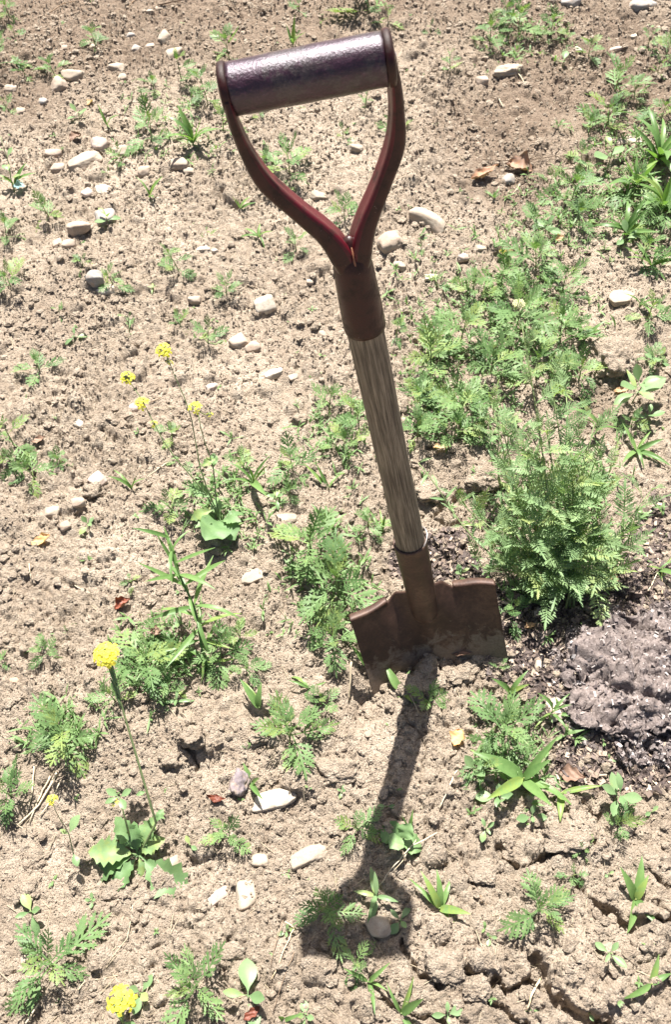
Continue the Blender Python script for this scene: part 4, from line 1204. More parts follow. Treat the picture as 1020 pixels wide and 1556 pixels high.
# ------------------------------------------------------------------ weeds, one by one
FW, G, O = fern_weed, grass, oval
for a in [
 (14, 18, 28, 'fern leaved weed in the upper left corner of the field'),
 (22, 50, 20, 'small sprout below the corner weed at the upper left'),
 (-2, 85, 44, 'dark bushy weed cut by the left edge near the top'),
 (38, 108, 22, 'small weed beside the dark bushy one at the left edge'),
 (82, 105, 24, 'pale sprout above the touching pair of stones'),
 (145, 60, 30, 'light green sprout with a tiny pebble in front, upper left'),
 (12, 160, 20, 'small sprout at the left edge level with the brown stones'),
 (348, 78, 36, 'light fern leaved weed above the left end of the grip'),
 (455, 12, 20, 'sprout at the top edge above the grip'),
 (560, 6, 46, 'dark bushy weed at the top edge right of the grip'),
 (590, 30, 22, 'small sprout directly above the right end of the grip'),
 (235, 132, 26, 'pale green weed with a shaded base left of the grip'),
 (230, 200, 42, 'spreading weed with long fern leaves left of the grass tuft'),
 (340, 190, 34, 'dark leafy weed right behind the left arm of the handle'),
 (185, 238, 22, 'sprout growing beside the pale flat stone near the big slab'),
 (165, 262, 16, 'tiny sprout right of the big slab'),
 (75, 323, 32, 'light green weed above and left of the blocky brown stone'),
 (10, 352, 36, 'dark weed cut by the left edge, level with the blocky brown stone'),
 (16, 425, 38, 'spreading weed at the left edge above the middle'),
 (125, 398, 20, 'small feathery sprout above the whitish smooth stone'),
 (172, 424, 28, 'sprout spreading over the whitish smooth stone'),
 (92, 472, 14, 'tiny sprout in bare soil below the whitish stone'),
 (60, 555, 34, 'fern leaved weed with dark soil under it at the left'),
 (275, 490, 22, 'pale sprout above the tallest yellow blossom'),
 (316, 512, 32, 'weed with upright tips left of the angular tan stone'),
 (344, 440, 28, 'pale sprout left of the bright white angular stone'),
 (315, 353, 14, 'tiny green sprout above the flat white stones'),
 (440, 252, 44, 'fern leaved weed seen through the handle opening'),
 (402, 250, 24, 'small weed touching the left arm of the handle, inside the opening'),
 (524, 325, 34, 'weed in the fork just above where the arms meet'),
 (395, 170, 18, 'small sprout right under the left end of the grip'),
 (440, 285, 18, 'small sprout low in the handle opening near the left arm'),
 (450, 372, 26, 'weed just left of the fork'),
 (522, 205, 18, 'small sprout in the upper half of the handle opening'),
 (600, 195, 24, 'sprout just right of the right arm of the handle'),
 (655, 46, 15, 'tiny sprout right of the grip near the top'),
 (745, 55, 34, 'light green weed at the top, left one of the upper right group'),
 (788, 40, 36, 'bright weed at the top, middle one of the upper right group'),
 (770, 20, 28, 'weed cut short by the top edge in the upper right group'),
 (838, 42, 26, 'weed with upright leaves right of the bright top group'),
 (860, 60, 18, 'small sprout between the upper right group and the white stone'),
 (895, 78, 26, 'sprout at the right of the small white stone'),
 (986, 62, 22, 'small sprout near the upper right corner, upper of two'),
 (1012, 78, 30, 'weed at the right edge near the top corner'),
 (1000, 105, 20, 'small weed at the right edge below the corner one'),
 (925, 175, 40, 'leafy weed under the umbrella shaped one at the right'),
 (895, 195, 30, 'weed left of the flat pinkish slab'),
 (885, 240, 26, 'small weed below and left of the flat pinkish slab'),
 (965, 140, 24, 'weed right of the umbrella shaped one'),
 (1005, 175, 34, 'weed at the right edge level with the flat pinkish slab'),
 (835, 275, 26, 'pale sprout at the right of the large dry leaf'),
 (870, 290, 44, 'spreading weed at the top of the right hand weed patch'),
 (815, 340, 34, 'weed at the left of the upper part of the weed patch'),
 (880, 330, 40, 'weed in the middle of the upper part of the weed patch'),
 (960, 290, 44, 'leafy weed among the tall grass at the right edge'),
 (1000, 330, 50, 'dense weed at the right edge under the tall grass'),
 (975, 385, 42, 'weed at the right edge just above the flat pale slab'),
 (760, 420, 46, 'weed with light leaf tips at the upper left of the main patch'),
 (815, 395, 46, 'weed at the top of the main patch below the yellow blossom'),
 (855, 430, 46, 'weed at the top right of the main patch'),
 (722, 440, 34, 'small leafed weed at the left tip of the main patch'),
 (785, 478, 60, 'large weed behind the cream flower head'),
 (850, 500, 56, 'large weed right of the cream flower head'),
 (700, 505, 54, 'large weed at the left side of the main patch'),
 (655, 540, 50, 'weed of the main patch nearest the shaft at its middle'),
 (745, 555, 60, 'large dark centred weed in the middle of the main patch'),
 (815, 560, 56, 'weed in the middle right of the main patch'),
 (880, 565, 48, 'weed at the right side of the main patch beside the big clod'),
 (640, 600, 46, 'weed close to the right side of the shaft'),
 (700, 612, 60, 'large weed at the lower middle of the main patch'),
 (635, 650, 42, 'weed at the lower left of the main patch against the shaft'),
 (690, 655, 46, 'weed at the lower edge of the main patch above the bare soil'),
 (735, 650, 44, 'weed at the lower edge of the main patch beside the bush'),
 (665, 430, 22, 'sprout growing over the flat white stone right of the fork'),
 (602, 500, 32, 'pale feathery weed at the right of the upper socket'),
 (640, 372, 16, 'small sprout between the round stone and the bean shaped stone'),
 (500, 610, 38, 'weed left of the shaft at the level of the yellow blossoms'),
 (545, 630, 42, 'weed touching the left side of the shaft'),
 (520, 670, 44, 'leafy weed low at the left side of the shaft'),
 (445, 705, 40, 'weed with feathery leaves right of the mustard plant'),
 (440, 745, 28, 'small weed above the flat pale stone left of the shaft'),
 (370, 700, 32, 'fern leaved weed beside the grass blades of the mustard plant'),
 (262, 655, 26, 'weed behind the lower yellow blossoms'),
 (262, 765, 36, 'pale feathery weed left of the round mustard leaf'),
 (470, 815, 60, 'large feathery weed left of the lower socket'),
 (515, 885, 72, 'largest fern leaved weed, spreading at the left of the blade'),
 (560, 790, 34, 'weed just left of the lower end of the wooden shaft'),
 (505, 960, 46, 'dark fern leaved weed in the shade left of the blade'),
 (490, 1062, 34, 'fern leaved weed below the left wing of the blade'),
 (335, 985, 46, 'leafy weed at the foot of the narrow leaved plant'),
 (365, 960, 26, 'small weed right of the narrow leaved stem'),
 (225, 1000, 62, 'large pale feathery weed behind the dense yellow head'),
 (255, 1040, 36, 'weed right of the bent mustard stem'),
 (245, 945, 30, 'weed right of the curled red brown leaf'),
 (175, 1055, 36, 'weed under the dense yellow head'),
 (52, 715, 38, 'fern leaved weed at the left above the rounded pale stone'),
 (92, 695, 24, 'small feathery weed right of a larger one at the left'),
 (20, 700, 24, 'weed at the left edge below the tall stem'),
 (73, 985, 30, 'small neat fern leaved weed in bare soil at the left'),
 (102, 955, 12, 'tiny sprout right above the neat small weed'),
 (-2, 1000, 22, 'weed cut by the left edge level with the dense yellow head'),
 (100, 1112, 66, 'big bushy fern leaved weed at the left, above the straw'),
 (18, 1195, 50, 'fern leaved weed at the left edge beside the straw'),
 (440, 1105, 60, 'fern leaved weed with two broad grass blades, below the blade'),
 (655, 1058, 42, 'fern leaved weed standing in the shaft shadow under the blade'),
 (775, 922, 40, 'bright fern leaved weed right beside the blade'),
 (800, 895, 30, 'small fern leaved weed under the left side of the bush'),
 (765, 1100, 66, 'tall bushy fern leaved weed right of the shaft shadow'),
 (735, 1160, 42, 'lower leafy part weed left of the broad grass blades'),
 (350, 1262, 40, 'neat fern leaved weed above the upright buried stone'),
 (545, 1248, 40, 'upright fern leaved weed left of the shaft shadow'),
 (500, 1372, 50, 'fern leaved weed at the left of the handle shadow'),
 (540, 1455, 36, 'dark fern leaved weed inside the handle shadow'),
 (80, 1445, 72, 'sprawling fern leaved plant at the bottom left'),
 (300, 1478, 64, 'dense round fern leaved bush at the bottom'),
 (820, 1365, 58, 'fern leaved plant over the cracks at the lower right'),
 (940, 1245, 34, 'feathery seedling under the oval leaves at the right'),
 (885, 1283, 22, 'thin pale sprout above the crack at the right'),
 (870, 1325, 22, 'faint thin sprout beside the crack at the right'),
 (985, 472, 42, 'weed below the flat pale slab at the right edge'),
 (990, 545, 26, 'small weed right of the big clod'),
 (760, 1012, 20, 'pale feathery sprout below the right end of the blade'),
 (880, 500, 30, 'weed between the main patch and the big clod'),
 (960, 640, 28, 'bluish sprout right of the bush'),
 (375, 1010, 30, 'fern leaved sprout right of the narrow leaved plant base'),
 (200, 880, 20, 'tiny sprout left of the narrow leaved plant'),
 (450, 60, 14, 'small sprout at the foot of the grass above the grip'),
]: FW(*a)
for a, kw in [
 ((935, 128, 44, 'umbrella shaped weed on a bare stem at the upper right'), dict(h=34, n=4)),
 ((316, 140, 36, 'tall fern leaved weed left of the left end of the grip'), dict(h=44, n=4)),
 ((275, 105, 30, 'sprout with a bare stem between the pale stone and the grip'), dict(h=34, n=3)),
 ((272, 395, 26, 'tall thin sprout with stacked leaves in the left middle'), dict(h=44, n=5)),
 ((685, 95, 16, 'tall thin sprout in open soil right of the grip'), dict(h=34, n=5)),
 ((555, 150, 15, 'upright thin sprout behind the grip, inside the handle opening'), dict(h=36, n=5)),
 ((22, 655, 40, 'tall fern leaved sprout with a long bare stem at the left edge'), dict(h=56, n=3)),
 ((196, 492, 22, 'thin stemmed sprout casting a long shadow at the left'), dict(h=30, n=2)),
]: FW(*a, **kw)
for a, kw in [
 ((294, 205, 46, 'tall grass tuft beside the brown flat topped stone'), dict(n=9, up=68)),
 ((445, 60, 30, 'grass sprout above the middle of the grip'), dict(n=4, up=66)),
 ((178, 235, 18, 'thin grass blade at the end of the big slab'), dict(n=3, up=75)),
 ((228, 292, 24, 'thin grass sprout below the small dark cube like stone'), dict(n=4, up=70)),
 ((163, 185, 22, 'grass sprout above the big slab'), dict(n=3, up=78)),
 ((22, 275, 30, 'grass sprout at the left edge near the pale blue leaf'), dict(n=4, up=62)),
 ((365, 312, 20, 'thin grass at the outer side of the left arm'), dict(n=4, up=68)),
 ((392, 352, 30, 'dull grass blades below the left arm of the handle'), dict(n=5, up=45)),
 ((488, 32, 14, 'tiny grass blade near the top edge'), dict(n=3, up=70)),
 ((1000, 225, 56, 'tall broad grass at the right edge, upper one'), dict(n=14, up=64, wide=1.1)),
 ((968, 265, 44, 'grass with long arching blades left of the tall edge grass'), dict(n=11, up=60, wide=1.1)),
 ((1005, 300, 60, 'broad grass at the right edge, lower one'), dict(n=15, up=62, wide=1.1)),
 ((950, 345, 42, 'grass clump on the left side of the right edge weeds'), dict(n=10, up=60, wide=1.0)),
 ((990, 395, 36, 'grass above the flat pale slab at the right edge'), dict(n=6, up=55)),
 ((972, 455, 36, 'upright grass blades right of the flat pale slab'), dict(n=4, up=66)),
 ((935, 490, 18, 'single thin grass sprout above the big clod'), dict(n=2, up=80)),
 ((888, 505, 34, 'broad grass sprout left of the big clod'), dict(n=5, up=58, wide=1.2)),
 ((905, 640, 60, 'tall single grass blade rising right of the bush'), dict(n=3, up=76)),
 ((968, 672, 42, 'grass sprout with spread blades right of the bush'), dict(n=6, up=42)),
 ((1002, 855, 34, 'grass sprout at the right edge level with the spade socket'), dict(n=5, up=55)),
 ((385, 720, 52, 'upright grass blades beside the mustard plant'), dict(n=6, up=74)),
 ((500, 730, 40, 'grass blades leaning left, left of the shaft'), dict(n=3, up=50, dirs=[120, 135, 60])),
 ((498, 800, 36, 'broad grass blade in the large feathery weed'), dict(n=3, up=62, wide=1.3, dirs=[110, 100, 50])),
 ((580, 800, 30, 'grass sprout touching the lower end of the shaft'), dict(n=3, up=66, dirs=[120, 80, 60])),
 ((200, 732, 34, 'small upright grass sprout in bare soil at the left'), dict(n=4, up=74)),
 ((395, 1065, 40, 'broad grass blades left of the fern leaved weed below the blade'), dict(n=3, up=58, wide=1.2, dirs=[125, 95, 110])),
 ((383, 1180, 34, 'grass sprout above the largest white stone'), dict(n=3, up=62, wide=1.4)),
 ((608, 1040, 30, 'sprout with lance leaves in front of the left half of the blade'), dict(n=4, up=50, wide=1.5)),
 ((560, 1000, 40, 'long dark grass blade against the left edge of the blade'), dict(n=3, up=62, dirs=[110, 140, 60])),
 ((470, 1035, 34, 'dark grass blades in the shade left of the blade'), dict(n=4, up=35, dirs=[150, 165, 20, 120])),
 ((775, 1040, 38, 'grass sprout below the right end of the blade'), dict(n=4, up=60, wide=1.2)),
 ((838, 1070, 44, 'pale grass sprout left of the compost lump'), dict(n=5, up=66)),
 ((795, 1165, 60, 'broad grass blades low in the bushy weed right of the shadow'), dict(n=6, up=48, wide=1.3)),
 ((852, 1190, 50, 'wide spread grass sprout left of the reddish dead leaf'), dict(n=4, up=32, wide=1.2, dirs=[10, 165, 95, 250])),
 ((668, 1365, 46, 'grass sprout right of the handle shadow'), dict(n=6, up=52, wide=1.3, dirs=[120, 75, 350, 140, 300, 60])),
 ((610, 1525, 44, 'long grass blade at the bottom edge under the shadow'), dict(n=4, up=50, wide=1.2)),
 ((560, 1480, 36, 'thin grass at the lower end of the handle shadow'), dict(n=4, up=40)),
 ((430, 1540, 28, 'single broad grass blade at the bottom edge'), dict(n=2, up=70, wide=1.5)),
 ((965, 1352, 46, 'broad bladed sprout standing over the crack at the lower right'), dict(n=5, up=55, wide=1.5, dirs=[70, 120, 250, 290, 60])),
 ((990, 1482, 40, 'broad leaf sprout cut by the right edge near the bottom'), dict(n=3, up=30, wide=1.8, dirs=[30, 210, 60])),
 ((620, 1250, 34, 'thin curved grass stem in the shaft shadow'), dict(n=2, up=74, dirs=[60, 110])),
]: G(*a, **kw)
for a, kw in [
 ((120, 175, 22, 'sprout with light oval leaves above the big slab'), {}),
 ((166, 333, 24, 'oval leaved sprout on the grey stone'), {}),
 ((115, 510, 18, 'small oval leaved sprout in bare soil left of the yellow flowers'), {}),
 ((232, 437, 12, 'tiny narrow sprout left of the flat topped stone'), dict(leaves=LNC)),
 ((135, 795, 18, 'pale oval leaved sprout right of the low brown stone'), {}),
 ((855, 95, 24, 'sprout with two bright oval leaves right of the rough pale stone'), dict(pairs=1)),
 ((925, 240, 34, 'oval leaved sprout at the top of the weed patch'), dict(h=.9)),
 ((895, 255, 26, 'pale oval leaved sprout left of another at the top of the patch'), dict(pairs=1)),
 ((950, 360, 28, 'light round leaved sprout left of the edge grass'), {}),
 ((1000, 545, 26, 'oval leaved sprout at the right edge beside the big clod'), {}),
 ((960, 600, 44, 'plant with pointed oval leaves right of the weed patch'), dict(pairs=4, h=1.1, leaves=LNC + OVL)),
 ((985, 630, 26, 'smaller pointed leaf sprout at the right edge'), dict(pairs=2)),
 ((830, 345, 24, 'broad leaved sprout inside the upper weed patch'), dict(pairs=2)),
 ((610, 1268, 42, 'heart leaved sprout standing in the shaft shadow'), dict(pairs=2, h=.8, leaves=RND)),
 ((588, 1222, 16, 'tiny oval leaved sprout in the upper part of the shaft shadow'), dict(pairs=1)),
 ((572, 1352, 42, 'pointed leaf sprout at the split of the handle shadow'), dict(pairs=3, leaves=LNC)),
 ((608, 1392, 26, 'small oval leaved sprout at the right of the handle shadow'), {}),
 ((290, 1280, 20, 'small oval leaved sprout right of the large toothed leaves'), dict(pairs=1)),
 ((520, 1200, 12, 'tiny sprout between the largest white stone and the shadow'), {}),
 ((470, 1195, 9, 'tiny two leaved seedling above the tip of the largest white stone'), dict(pairs=1)),
 ((140, 1365, 14, 'tiny light sprout below the large toothed leaves'), {}),
 ((50, 1378, 34, 'round leaved sprout above the sprawling plant at the bottom left'), {}),
 ((215, 1500, 30, 'oval leaved sprout right behind the bottom yellow head'), {}),
 ((378, 1500, 48, 'sprout with long oval leaves right of the dense round bush'), dict(up=8)),
 ((465, 1538, 24, 'round leaved seedling at the bottom edge'), {}),
 ((436, 1410, 18, 'tiny pale sprout left of the handle shadow'), {}),
 ((720, 1165, 34, 'round leaved seedling at the lower left of the bushy weed'), {}),
 ((755, 1205, 30, 'three leaved seedling under the bushy weed'), {}),
 ((808, 1235, 24, 'round leaved seedling below the broad grass blades'), {}),
 ((738, 1255, 20, 'lowest small seedling under the bushy weed'), {}),
 ((935, 1205, 38, 'light oval leaved seedling below the compost lump'), dict(pairs=3, h=1.0)),
 ((990, 1230, 16, 'small round seedling at the right edge below the compost lump'), dict(pairs=1)),
 ((925, 1440, 30, 'four leaved seedling below the broad bladed sprout'), {}),
 ((985, 1432, 14, 'tiny pointed seedling at the right, below the broad bladed sprout'), dict(pairs=1, leaves=LNC)),
 ((680, 1535, 24, 'pale seedling on the clods at the bottom edge'), {}),
 ((895, 1535, 16, 'tiny seedling inside the crack at the bottom right'), dict(pairs=1)),
 ((745, 1420, 14, 'tiny seedling left of the fern leaved plant over the cracks'), {}),
 ((925, 1325, 12, 'tiny seedling beside the crack left of the broad bladed sprout'), dict(pairs=1)),
 ((420, 755, 20, 'bluish oval leaved sprout right of the mustard leaves'), {}),
 ((700, 870, 20, 'small bright seedling right of the lower socket'), {}),
 ((270, 1060, 26, 'pointed leaf sprout right of the bent mustard stem'), dict(leaves=LNC)),
 ((262, 1145, 12, 'tiny seedling on the clod right of the mustard stem'), dict(pairs=1, leaves=LNC)),
]: O(*a, **kw)
# pale blue leaved sprout at the left edge with its tall thin stem
b = gp(22, 292)
bl = empty('pale_blue_leaved_sprout', (b.x, b.y, b.z - .003), 'sprout with one pale blue leaf and a tall thin stem at the left edge', 'seedling')
tip = at(0, 205, .10); pts = lean_pts(b, tip, 8)
mb = MB(); mb.tube(pts, [.0016 - .0008 * i / 8 for i in range(9)], 6); mb.build('stem', M_STEM, bl)
bme = RND[0].copy(); bme.materials.clear(); bme.materials.append(M_BLUE)
place_leaf(bl, bme, Vector((0, 0, .018)), 0.1, .2, .028, 0)
for k in range(5): place_leaf(bl, OVL[k % 4], pts[2 + k], k * 2.4, .5, .026, 0)

# ------------------------------------------------------------------ dead leaves
def dead_leaf(px, py, L, wd, mat, label, rot=0.0, curl=2.2, seed=1, lift=0.006):
    k = mpp(px, py); L *= k; wd *= k
    p = gp(px, py)
    vs, fs = [], []
    n, m = 16, 10
    r = random.Random(seed)
    ph = [r.uniform(0, 6) for _ in range(4)]
    for i in range(n + 1):
        f = i / n; x = (f - .5) * L
        w = wd * .5 * max(.05, math.sin(math.pi * f ** .9)) * (1 + .18 * math.sin(f * 19 + ph[0]))
        for j in range(m + 1):
            g = (j / m - .5) * 2
            a = g * curl * .5 * (1 + .3 * math.sin(f * 5 + ph[1]))
            rr_ = w / max(.3, curl * .5)
            y = math.sin(a) * rr_; z = (1 - math.cos(a)) * rr_
            z += .10 * L * math.sin(f * 6 + ph[2]) * .5 + .05 * wd * math.sin(g * 6 + f * 14 + ph[3]) + .03 * wd * math.sin(f * 60)
            vs.append((x, y, z))
    for i in range(n):
        for j in range(m):
            a = i * (m + 1) + j
            fs.append((a, a + 1, a + m + 2, a + m + 1))
    o = mesh_obj('dead_leaf', mk_mesh('dead_leaf', vs, fs), mat)
    o.location = (p.x, p.y, p.z + lift)
    o.rotation_euler = (r.uniform(-.3, .3), r.uniform(-.3, .3), rot)
    tag(o, label, 'dead leaf', 'dead leaves on the soil')
    return o
dead_leaf(186, 919, 28, 24, M_RED, 'curled red brown dead leaf left of the narrow leaved plant', .6, 3.0, 1)
dead_leaf(328, 1215, 14, 26, M_RED, 'small upright reddish dead leaf left of the largest white stone', 1.4, 1.8, 2)
dead_leaf(62, 823, 36, 20, M_TAN, 'orange tan dead leaf lying in bare soil at the left', .25, 1.6, 3)
dead_leaf(737, 270, 50, 24, M_DEAD, 'left half of the large dry brown leaf at the upper right', .5, 2.2, 4, .012)
dead_leaf(790, 258, 46, 34, M_DEAD, 'crumpled dry brown leaf next to the grey stone at the upper right', -.2, 2.0, 5, .010)
dead_leaf(696, 1124, 30, 24, M_TAN, 'ridged orange brown dead leaf left of the tall bushy weed', 1.0, 2.0, 6, .010)
dead_leaf(868, 1180, 40, 28, M_DEAD, 'dark reddish dead leaf right of the spread grass sprout', -.3, 1.6, 7, .010)
dead_leaf(806, 953, 20, 10, M_TAN, 'small tan dead leaf beside the right edge of the blade', .3, 1.5, 8)
dead_leaf(672, 684, 28, 16, M_TAN, 'ridged orange dead leaf under the lower edge of the weed patch', .1, 1.8, 9, .010)
dead_leaf(383, 1540, 30, 18, M_RED, 'orange dead leaf at the bottom edge', .6, 1.8, 10)
dead_leaf(116, 215, 24, 22, M_DEAD, 'small crumpled brown leaf above the big slab', .9, 2.4, 11, .010)
dead_leaf(137, 158, 12, 12, M_TAN, 'little tan dead leaf above the crumpled brown one', .9, 2.0, 12)
dead_leaf(700, 996, 34, 14, M_DEAD, 'reddish leaf lying at the foot of the blade', -.1, 1.4, 13, .010)
dead_leaf(773, 388, 12, 16, M_TAN, 'small brown scale shaped leaf under the lone yellow blossom', 1.2, 1.8, 14, .008)
dead_leaf(848, 378, 14, 10, M_TAN, 'small orange leaf inside the weed patch', .3, 1.8, 15, .03)
dead_leaf(945, 595, 30, 16, M_TAN, 'reddish tan dead leaf under the big clod at the right', .3, 1.8, 16, .006)
dead_leaf(930, 885, 30, 14, M_TAN, 'orange brown dead leaf at the right below the bush', .2, 1.6, 17, .01)
dead_leaf(60, 672, 22, 14, M_DEAD, 'brown dead leaf between two weeds at the left', .4, 2.0, 18, .006)
dead_leaf(240, 965, 18, 22, M_DEAD, 'brown leaf scrap among the weeds right of the curled red one', 1.2, 2.0, 19, .015)

# ------------------------------------------------------------------ straws and twigs
def straw(pix, rad, mat, label, name='straw_stalk', cat='straw', lift=.004, zs=None, group='dry stalks on the soil'):
    P = []
    for i, q in enumerate(pix):
        p = gp(*q); p.z += lift + (zs[i] if zs else 0); P.append(p)
    o0 = P[0].copy()
    Q = []
    for a, b_ in zip(P, P[1:]):
        for k in range(4): Q.append(a.lerp(b_, k / 4))
    Q.append(P[-1])
    r = random.Random(int(pix[0][0] * 7))
    Q = [q - o0 + Vector((r.uniform(-.0008, .0008), r.uniform(-.0008, .0008), 0)) for q in Q]
    mb = MB(); mb.tube(Q, [rad * (1 - .4 * i / len(Q)) for i in range(len(Q))], 6, True, .6)
    o = mb.build(name, mat); o.location = o0
    tag(o, label, cat, group)
    return o
straw([(88, 1175), (60, 1225), (28, 1255)], .0028, M_STRAW, 'thickest straw of the bundle at the left edge')
straw([(78, 1180), (62, 1210), (45, 1250)], .0024, M_STRAW, 'middle straw of the bundle at the left edge')
straw([(52, 1165), (50, 1200), (40, 1240)], .002, M_STRAW, 'upper straw of the bundle at the left edge')
straw([(92, 1190), (80, 1215), (62, 1240)], .0018, M_STRAW, 'lower straw of the bundle at the left edge')
straw([(10, 1245), (40, 1262)], .0014, M_STRAW, 'short straw crossing below the bundle at the left edge')
straw([(203, 1376), (195, 1425), (163, 1465)], .0012, M_STRAW, 'thin curved straw above the bottom yellow head')
straw([(432, 1400), (418, 1440), (412, 1470)], .0013, M_TWIG, 'left stalk of the folded dry grass below the buried stones', zs=[.01, 0, 0])
straw([(435, 1402), (448, 1412), (430, 1450), (413, 1490)], .0014, M_STRAW, 'right stalk of the folded dry grass below the buried stones', zs=[.01, .008, 0, 0])
straw([(448, 1447), (430, 1490), (415, 1538)], .0013, M_TWIG, 'single dark stalk right of the folded dry grass')
straw([(664, 1268), (625, 1290), (600, 1318), (577, 1347)], .0015, M_STRAW, 'long pale stalk crossing the shaft shadow', zs=[.004, .012, .012, .004])
straw([(636, 1272), (612, 1310), (590, 1335)], .001, M_STRAW, 'thinner stalk beside the long pale one across the shaft shadow', zs=[.004, .01, .004])
straw([(694, 1172), (680, 1203), (668, 1230)], .0021, M_STRAW, 'pale straw right of the shaft shadow')
straw([(706, 1173), (700, 1190)], .001, M_TWIG, 'small twig beside the pale straw right of the shadow')
straw([(819, 1488), (808, 1510), (800, 1535)], .0018, M_STRAW, 'short pale stick beside the crack at the bottom right', zs=[.01, .005, 0])
straw([(255, 705), (240, 714), (222, 728)], .0022, M_STRAW, 'pale stick left of the mustard stems')
straw([(245, 606), (225, 615)], .002, M_TWIG, 'short dark stick beside the lower left blossoms')
straw([(270, 620), (230, 622)], .0012, M_STRAW, 'thin straw right of the lower left blossoms')
straw([(345, 8), (370, 30)], .002, M_TWIG, 'twig near the top edge left of the grip')
straw([(205, 0), (190, 12), (180, 16)], .0022, M_TWIG, 'dark twig at the top edge, upper left')
straw([(75, 22), (95, 8), (120, 2)], .0016, M_TWIG, 'thin curved twig near the upper left corner')
straw([(240, 12), (262, 6), (285, 4)], .003, M_TWIG, 'dark piece of plant litter at the top edge, left of the middle', lift=.01)
straw([(222, 255), (238, 262), (325, 250)], .0014, M_STRAW, 'long thin straw right of the grass tuft')
straw([(320, 272), (345, 258), (372, 238)], .0015, M_STRAW, 'straw outside the left arm of the handle')
straw([(757, 152), (765, 166)], .0024, M_STRAW, 'short pale straw below the brown stone at the upper right')
straw([(789, 115), (800, 132)], .0024, M_STRAW, 'short pale straw below the big rough pale stone')
straw([(790, 283), (780, 297)], .0018, M_STRAW, 'small straw below the large dry leaf')
straw([(735, 247), (790, 252), (845, 246), (880, 262)], .0014, M_TWIG, 'thin curved twig above the large dry leaf', zs=[.004, .01, .012, .004])
straw([(655, 310), (700, 318)], .0010, M_STRAW, 'thin straw above the bean shaped stone')
straw([(695, 237), (712, 250)], .0014, M_STRAW, 'small straw right of the handle arm in open soil')
straw([(45, 858), (48, 880)], .0013, M_STRAW, 'small straw below the orange tan leaf')
straw([(115, 892), (140, 905)], .0013, M_STRAW, 'small straw in bare soil right of the left edge middle')
straw([(165, 898), (168, 878)], .0010, M_STRAW, 'tiny upright straw left of the narrow leaved plant')
straw([(215, 1545), (225, 1500), (235, 1480)], .0010, M_STRAW, 'thin straw beside the bottom yellow head')
straw([(40, 1556), (60, 1525)], .0022, M_STRAW, 'pale stick at the bottom left corner')
straw([(120, 1505), (130, 1490)], .0014, M_STRAW, 'short straw right of the sprawling plant at the bottom')
straw([(535, 1015), (532, 1045), (530, 1065)], .0034, M_STRAW, 'pale stub of stalk left of the blade', zs=[.02, .01, 0])
straw([(560, 978), (568, 1010), (575, 1030)], .0012, M_STRAW, 'yellow dry blade leaning on the left half of the spade blade', zs=[.05, .025, .0])
straw([(905, 1010), (880, 1030), (862, 1025)], .0018, M_STRAW, 'pale straw on the left shoulder of the compost lump', lift=.012)
straw([(893, 990), (897, 1020)], .0015, M_STRAW, 'short straw at the top left of the compost lump', lift=.02)
straw([(935, 900), (930, 870), (940, 850)], .003, M_TWIG, 'thick dead stalk standing below the bush', zs=[0, .02, .04])
straw([(985, 900), (1000, 870)], .002, M_STRAW, 'dry stalk at the right edge below the bush')
straw([(1005, 905), (1006, 865), (1000, 850)], .0022, M_STRAW, 'bent dry stalk at the right edge below the grass sprout')
straw([(985, 690), (1010, 712)], .002, M_TWIG, 'dark twig at the right edge right of the bush')
straw([(720, 1345), (740, 1375)], .0012, M_TWIG, 'thin dark root right of the handle shadow')
straw([(700, 1315), (722, 1345), (732, 1372)], .0010, M_TWIG, 'fine root in the crust right of the shadow')
straw([(648, 592), (655, 600)], .001, M_STRAW, 'tiny straw under the weeds at the shaft')

# ------------------------------------------------------------------ compost lump with its flakes
def comp_mat():
    m = bpy.data.materials.new('dark_compost'); t, b = nodes(m)
    g = t.nodes.new('ShaderNodeNewGeometry').outputs['Position']
    c = ramp(t, noise(t, 190, 6, 0.8, g), [(0.28, (0.05, 0.038, 0.033)), (0.45, (0.135, 0.108, 0.098)), (0.6, (0.24, 0.200, 0.185)), (0.75, (0.42, 0.37, 0.345))])
    c = mix(t, 0.5, c, ramp(t, noise(t, 14, 3, 0.6, g), [(0.35, (0.75, 0.72, 0.72)), (0.65, (1.25, 1.22, 1.20))]), 'MULTIPLY')
    t.links.new(c, b.inputs['Base Color']); b.inputs['Roughness'].default_value = 0.85
    bump(t, b, noise(t, 420, 5, 0.8, g), 0.9, 0.0025)
    return m
M_COMP = comp_mat()
def flake_mat(name, stops):
    m = bpy.data.materials.new(name); t, b = nodes(m)
    g = t.nodes.new('ShaderNodeNewGeometry')
    t.links.new(ramp(t, g.outputs['Random Per Island'], stops), b.inputs['Base Color'])
    b.inputs['Roughness'].default_value = 0.7
    return m
M_FLAKE = flake_mat('compost_flakes', [(0.0, (0.06, 0.045, 0.045)), (0.35, (0.13, 0.103, 0.096)), (0.6, (0.21, 0.176, 0.165)), (0.88, (0.31, 0.268, 0.252)), (1.0, (0.50, 0.46, 0.43))])
M_FLAKED = flake_mat('litter_flakes', [(0.0, (0.045, 0.032, 0.028)), (0.45, (0.12, 0.088, 0.075)), (0.75, (0.23, 0.17, 0.13)), (1.0, (0.46, 0.37, 0.28))])
d5, f5 = ico(6)
pc = gp(968, 1035)
k = mpp(968, 1035)
Rx, Ry, Rz = 122 * k, 80 * k, 0.030
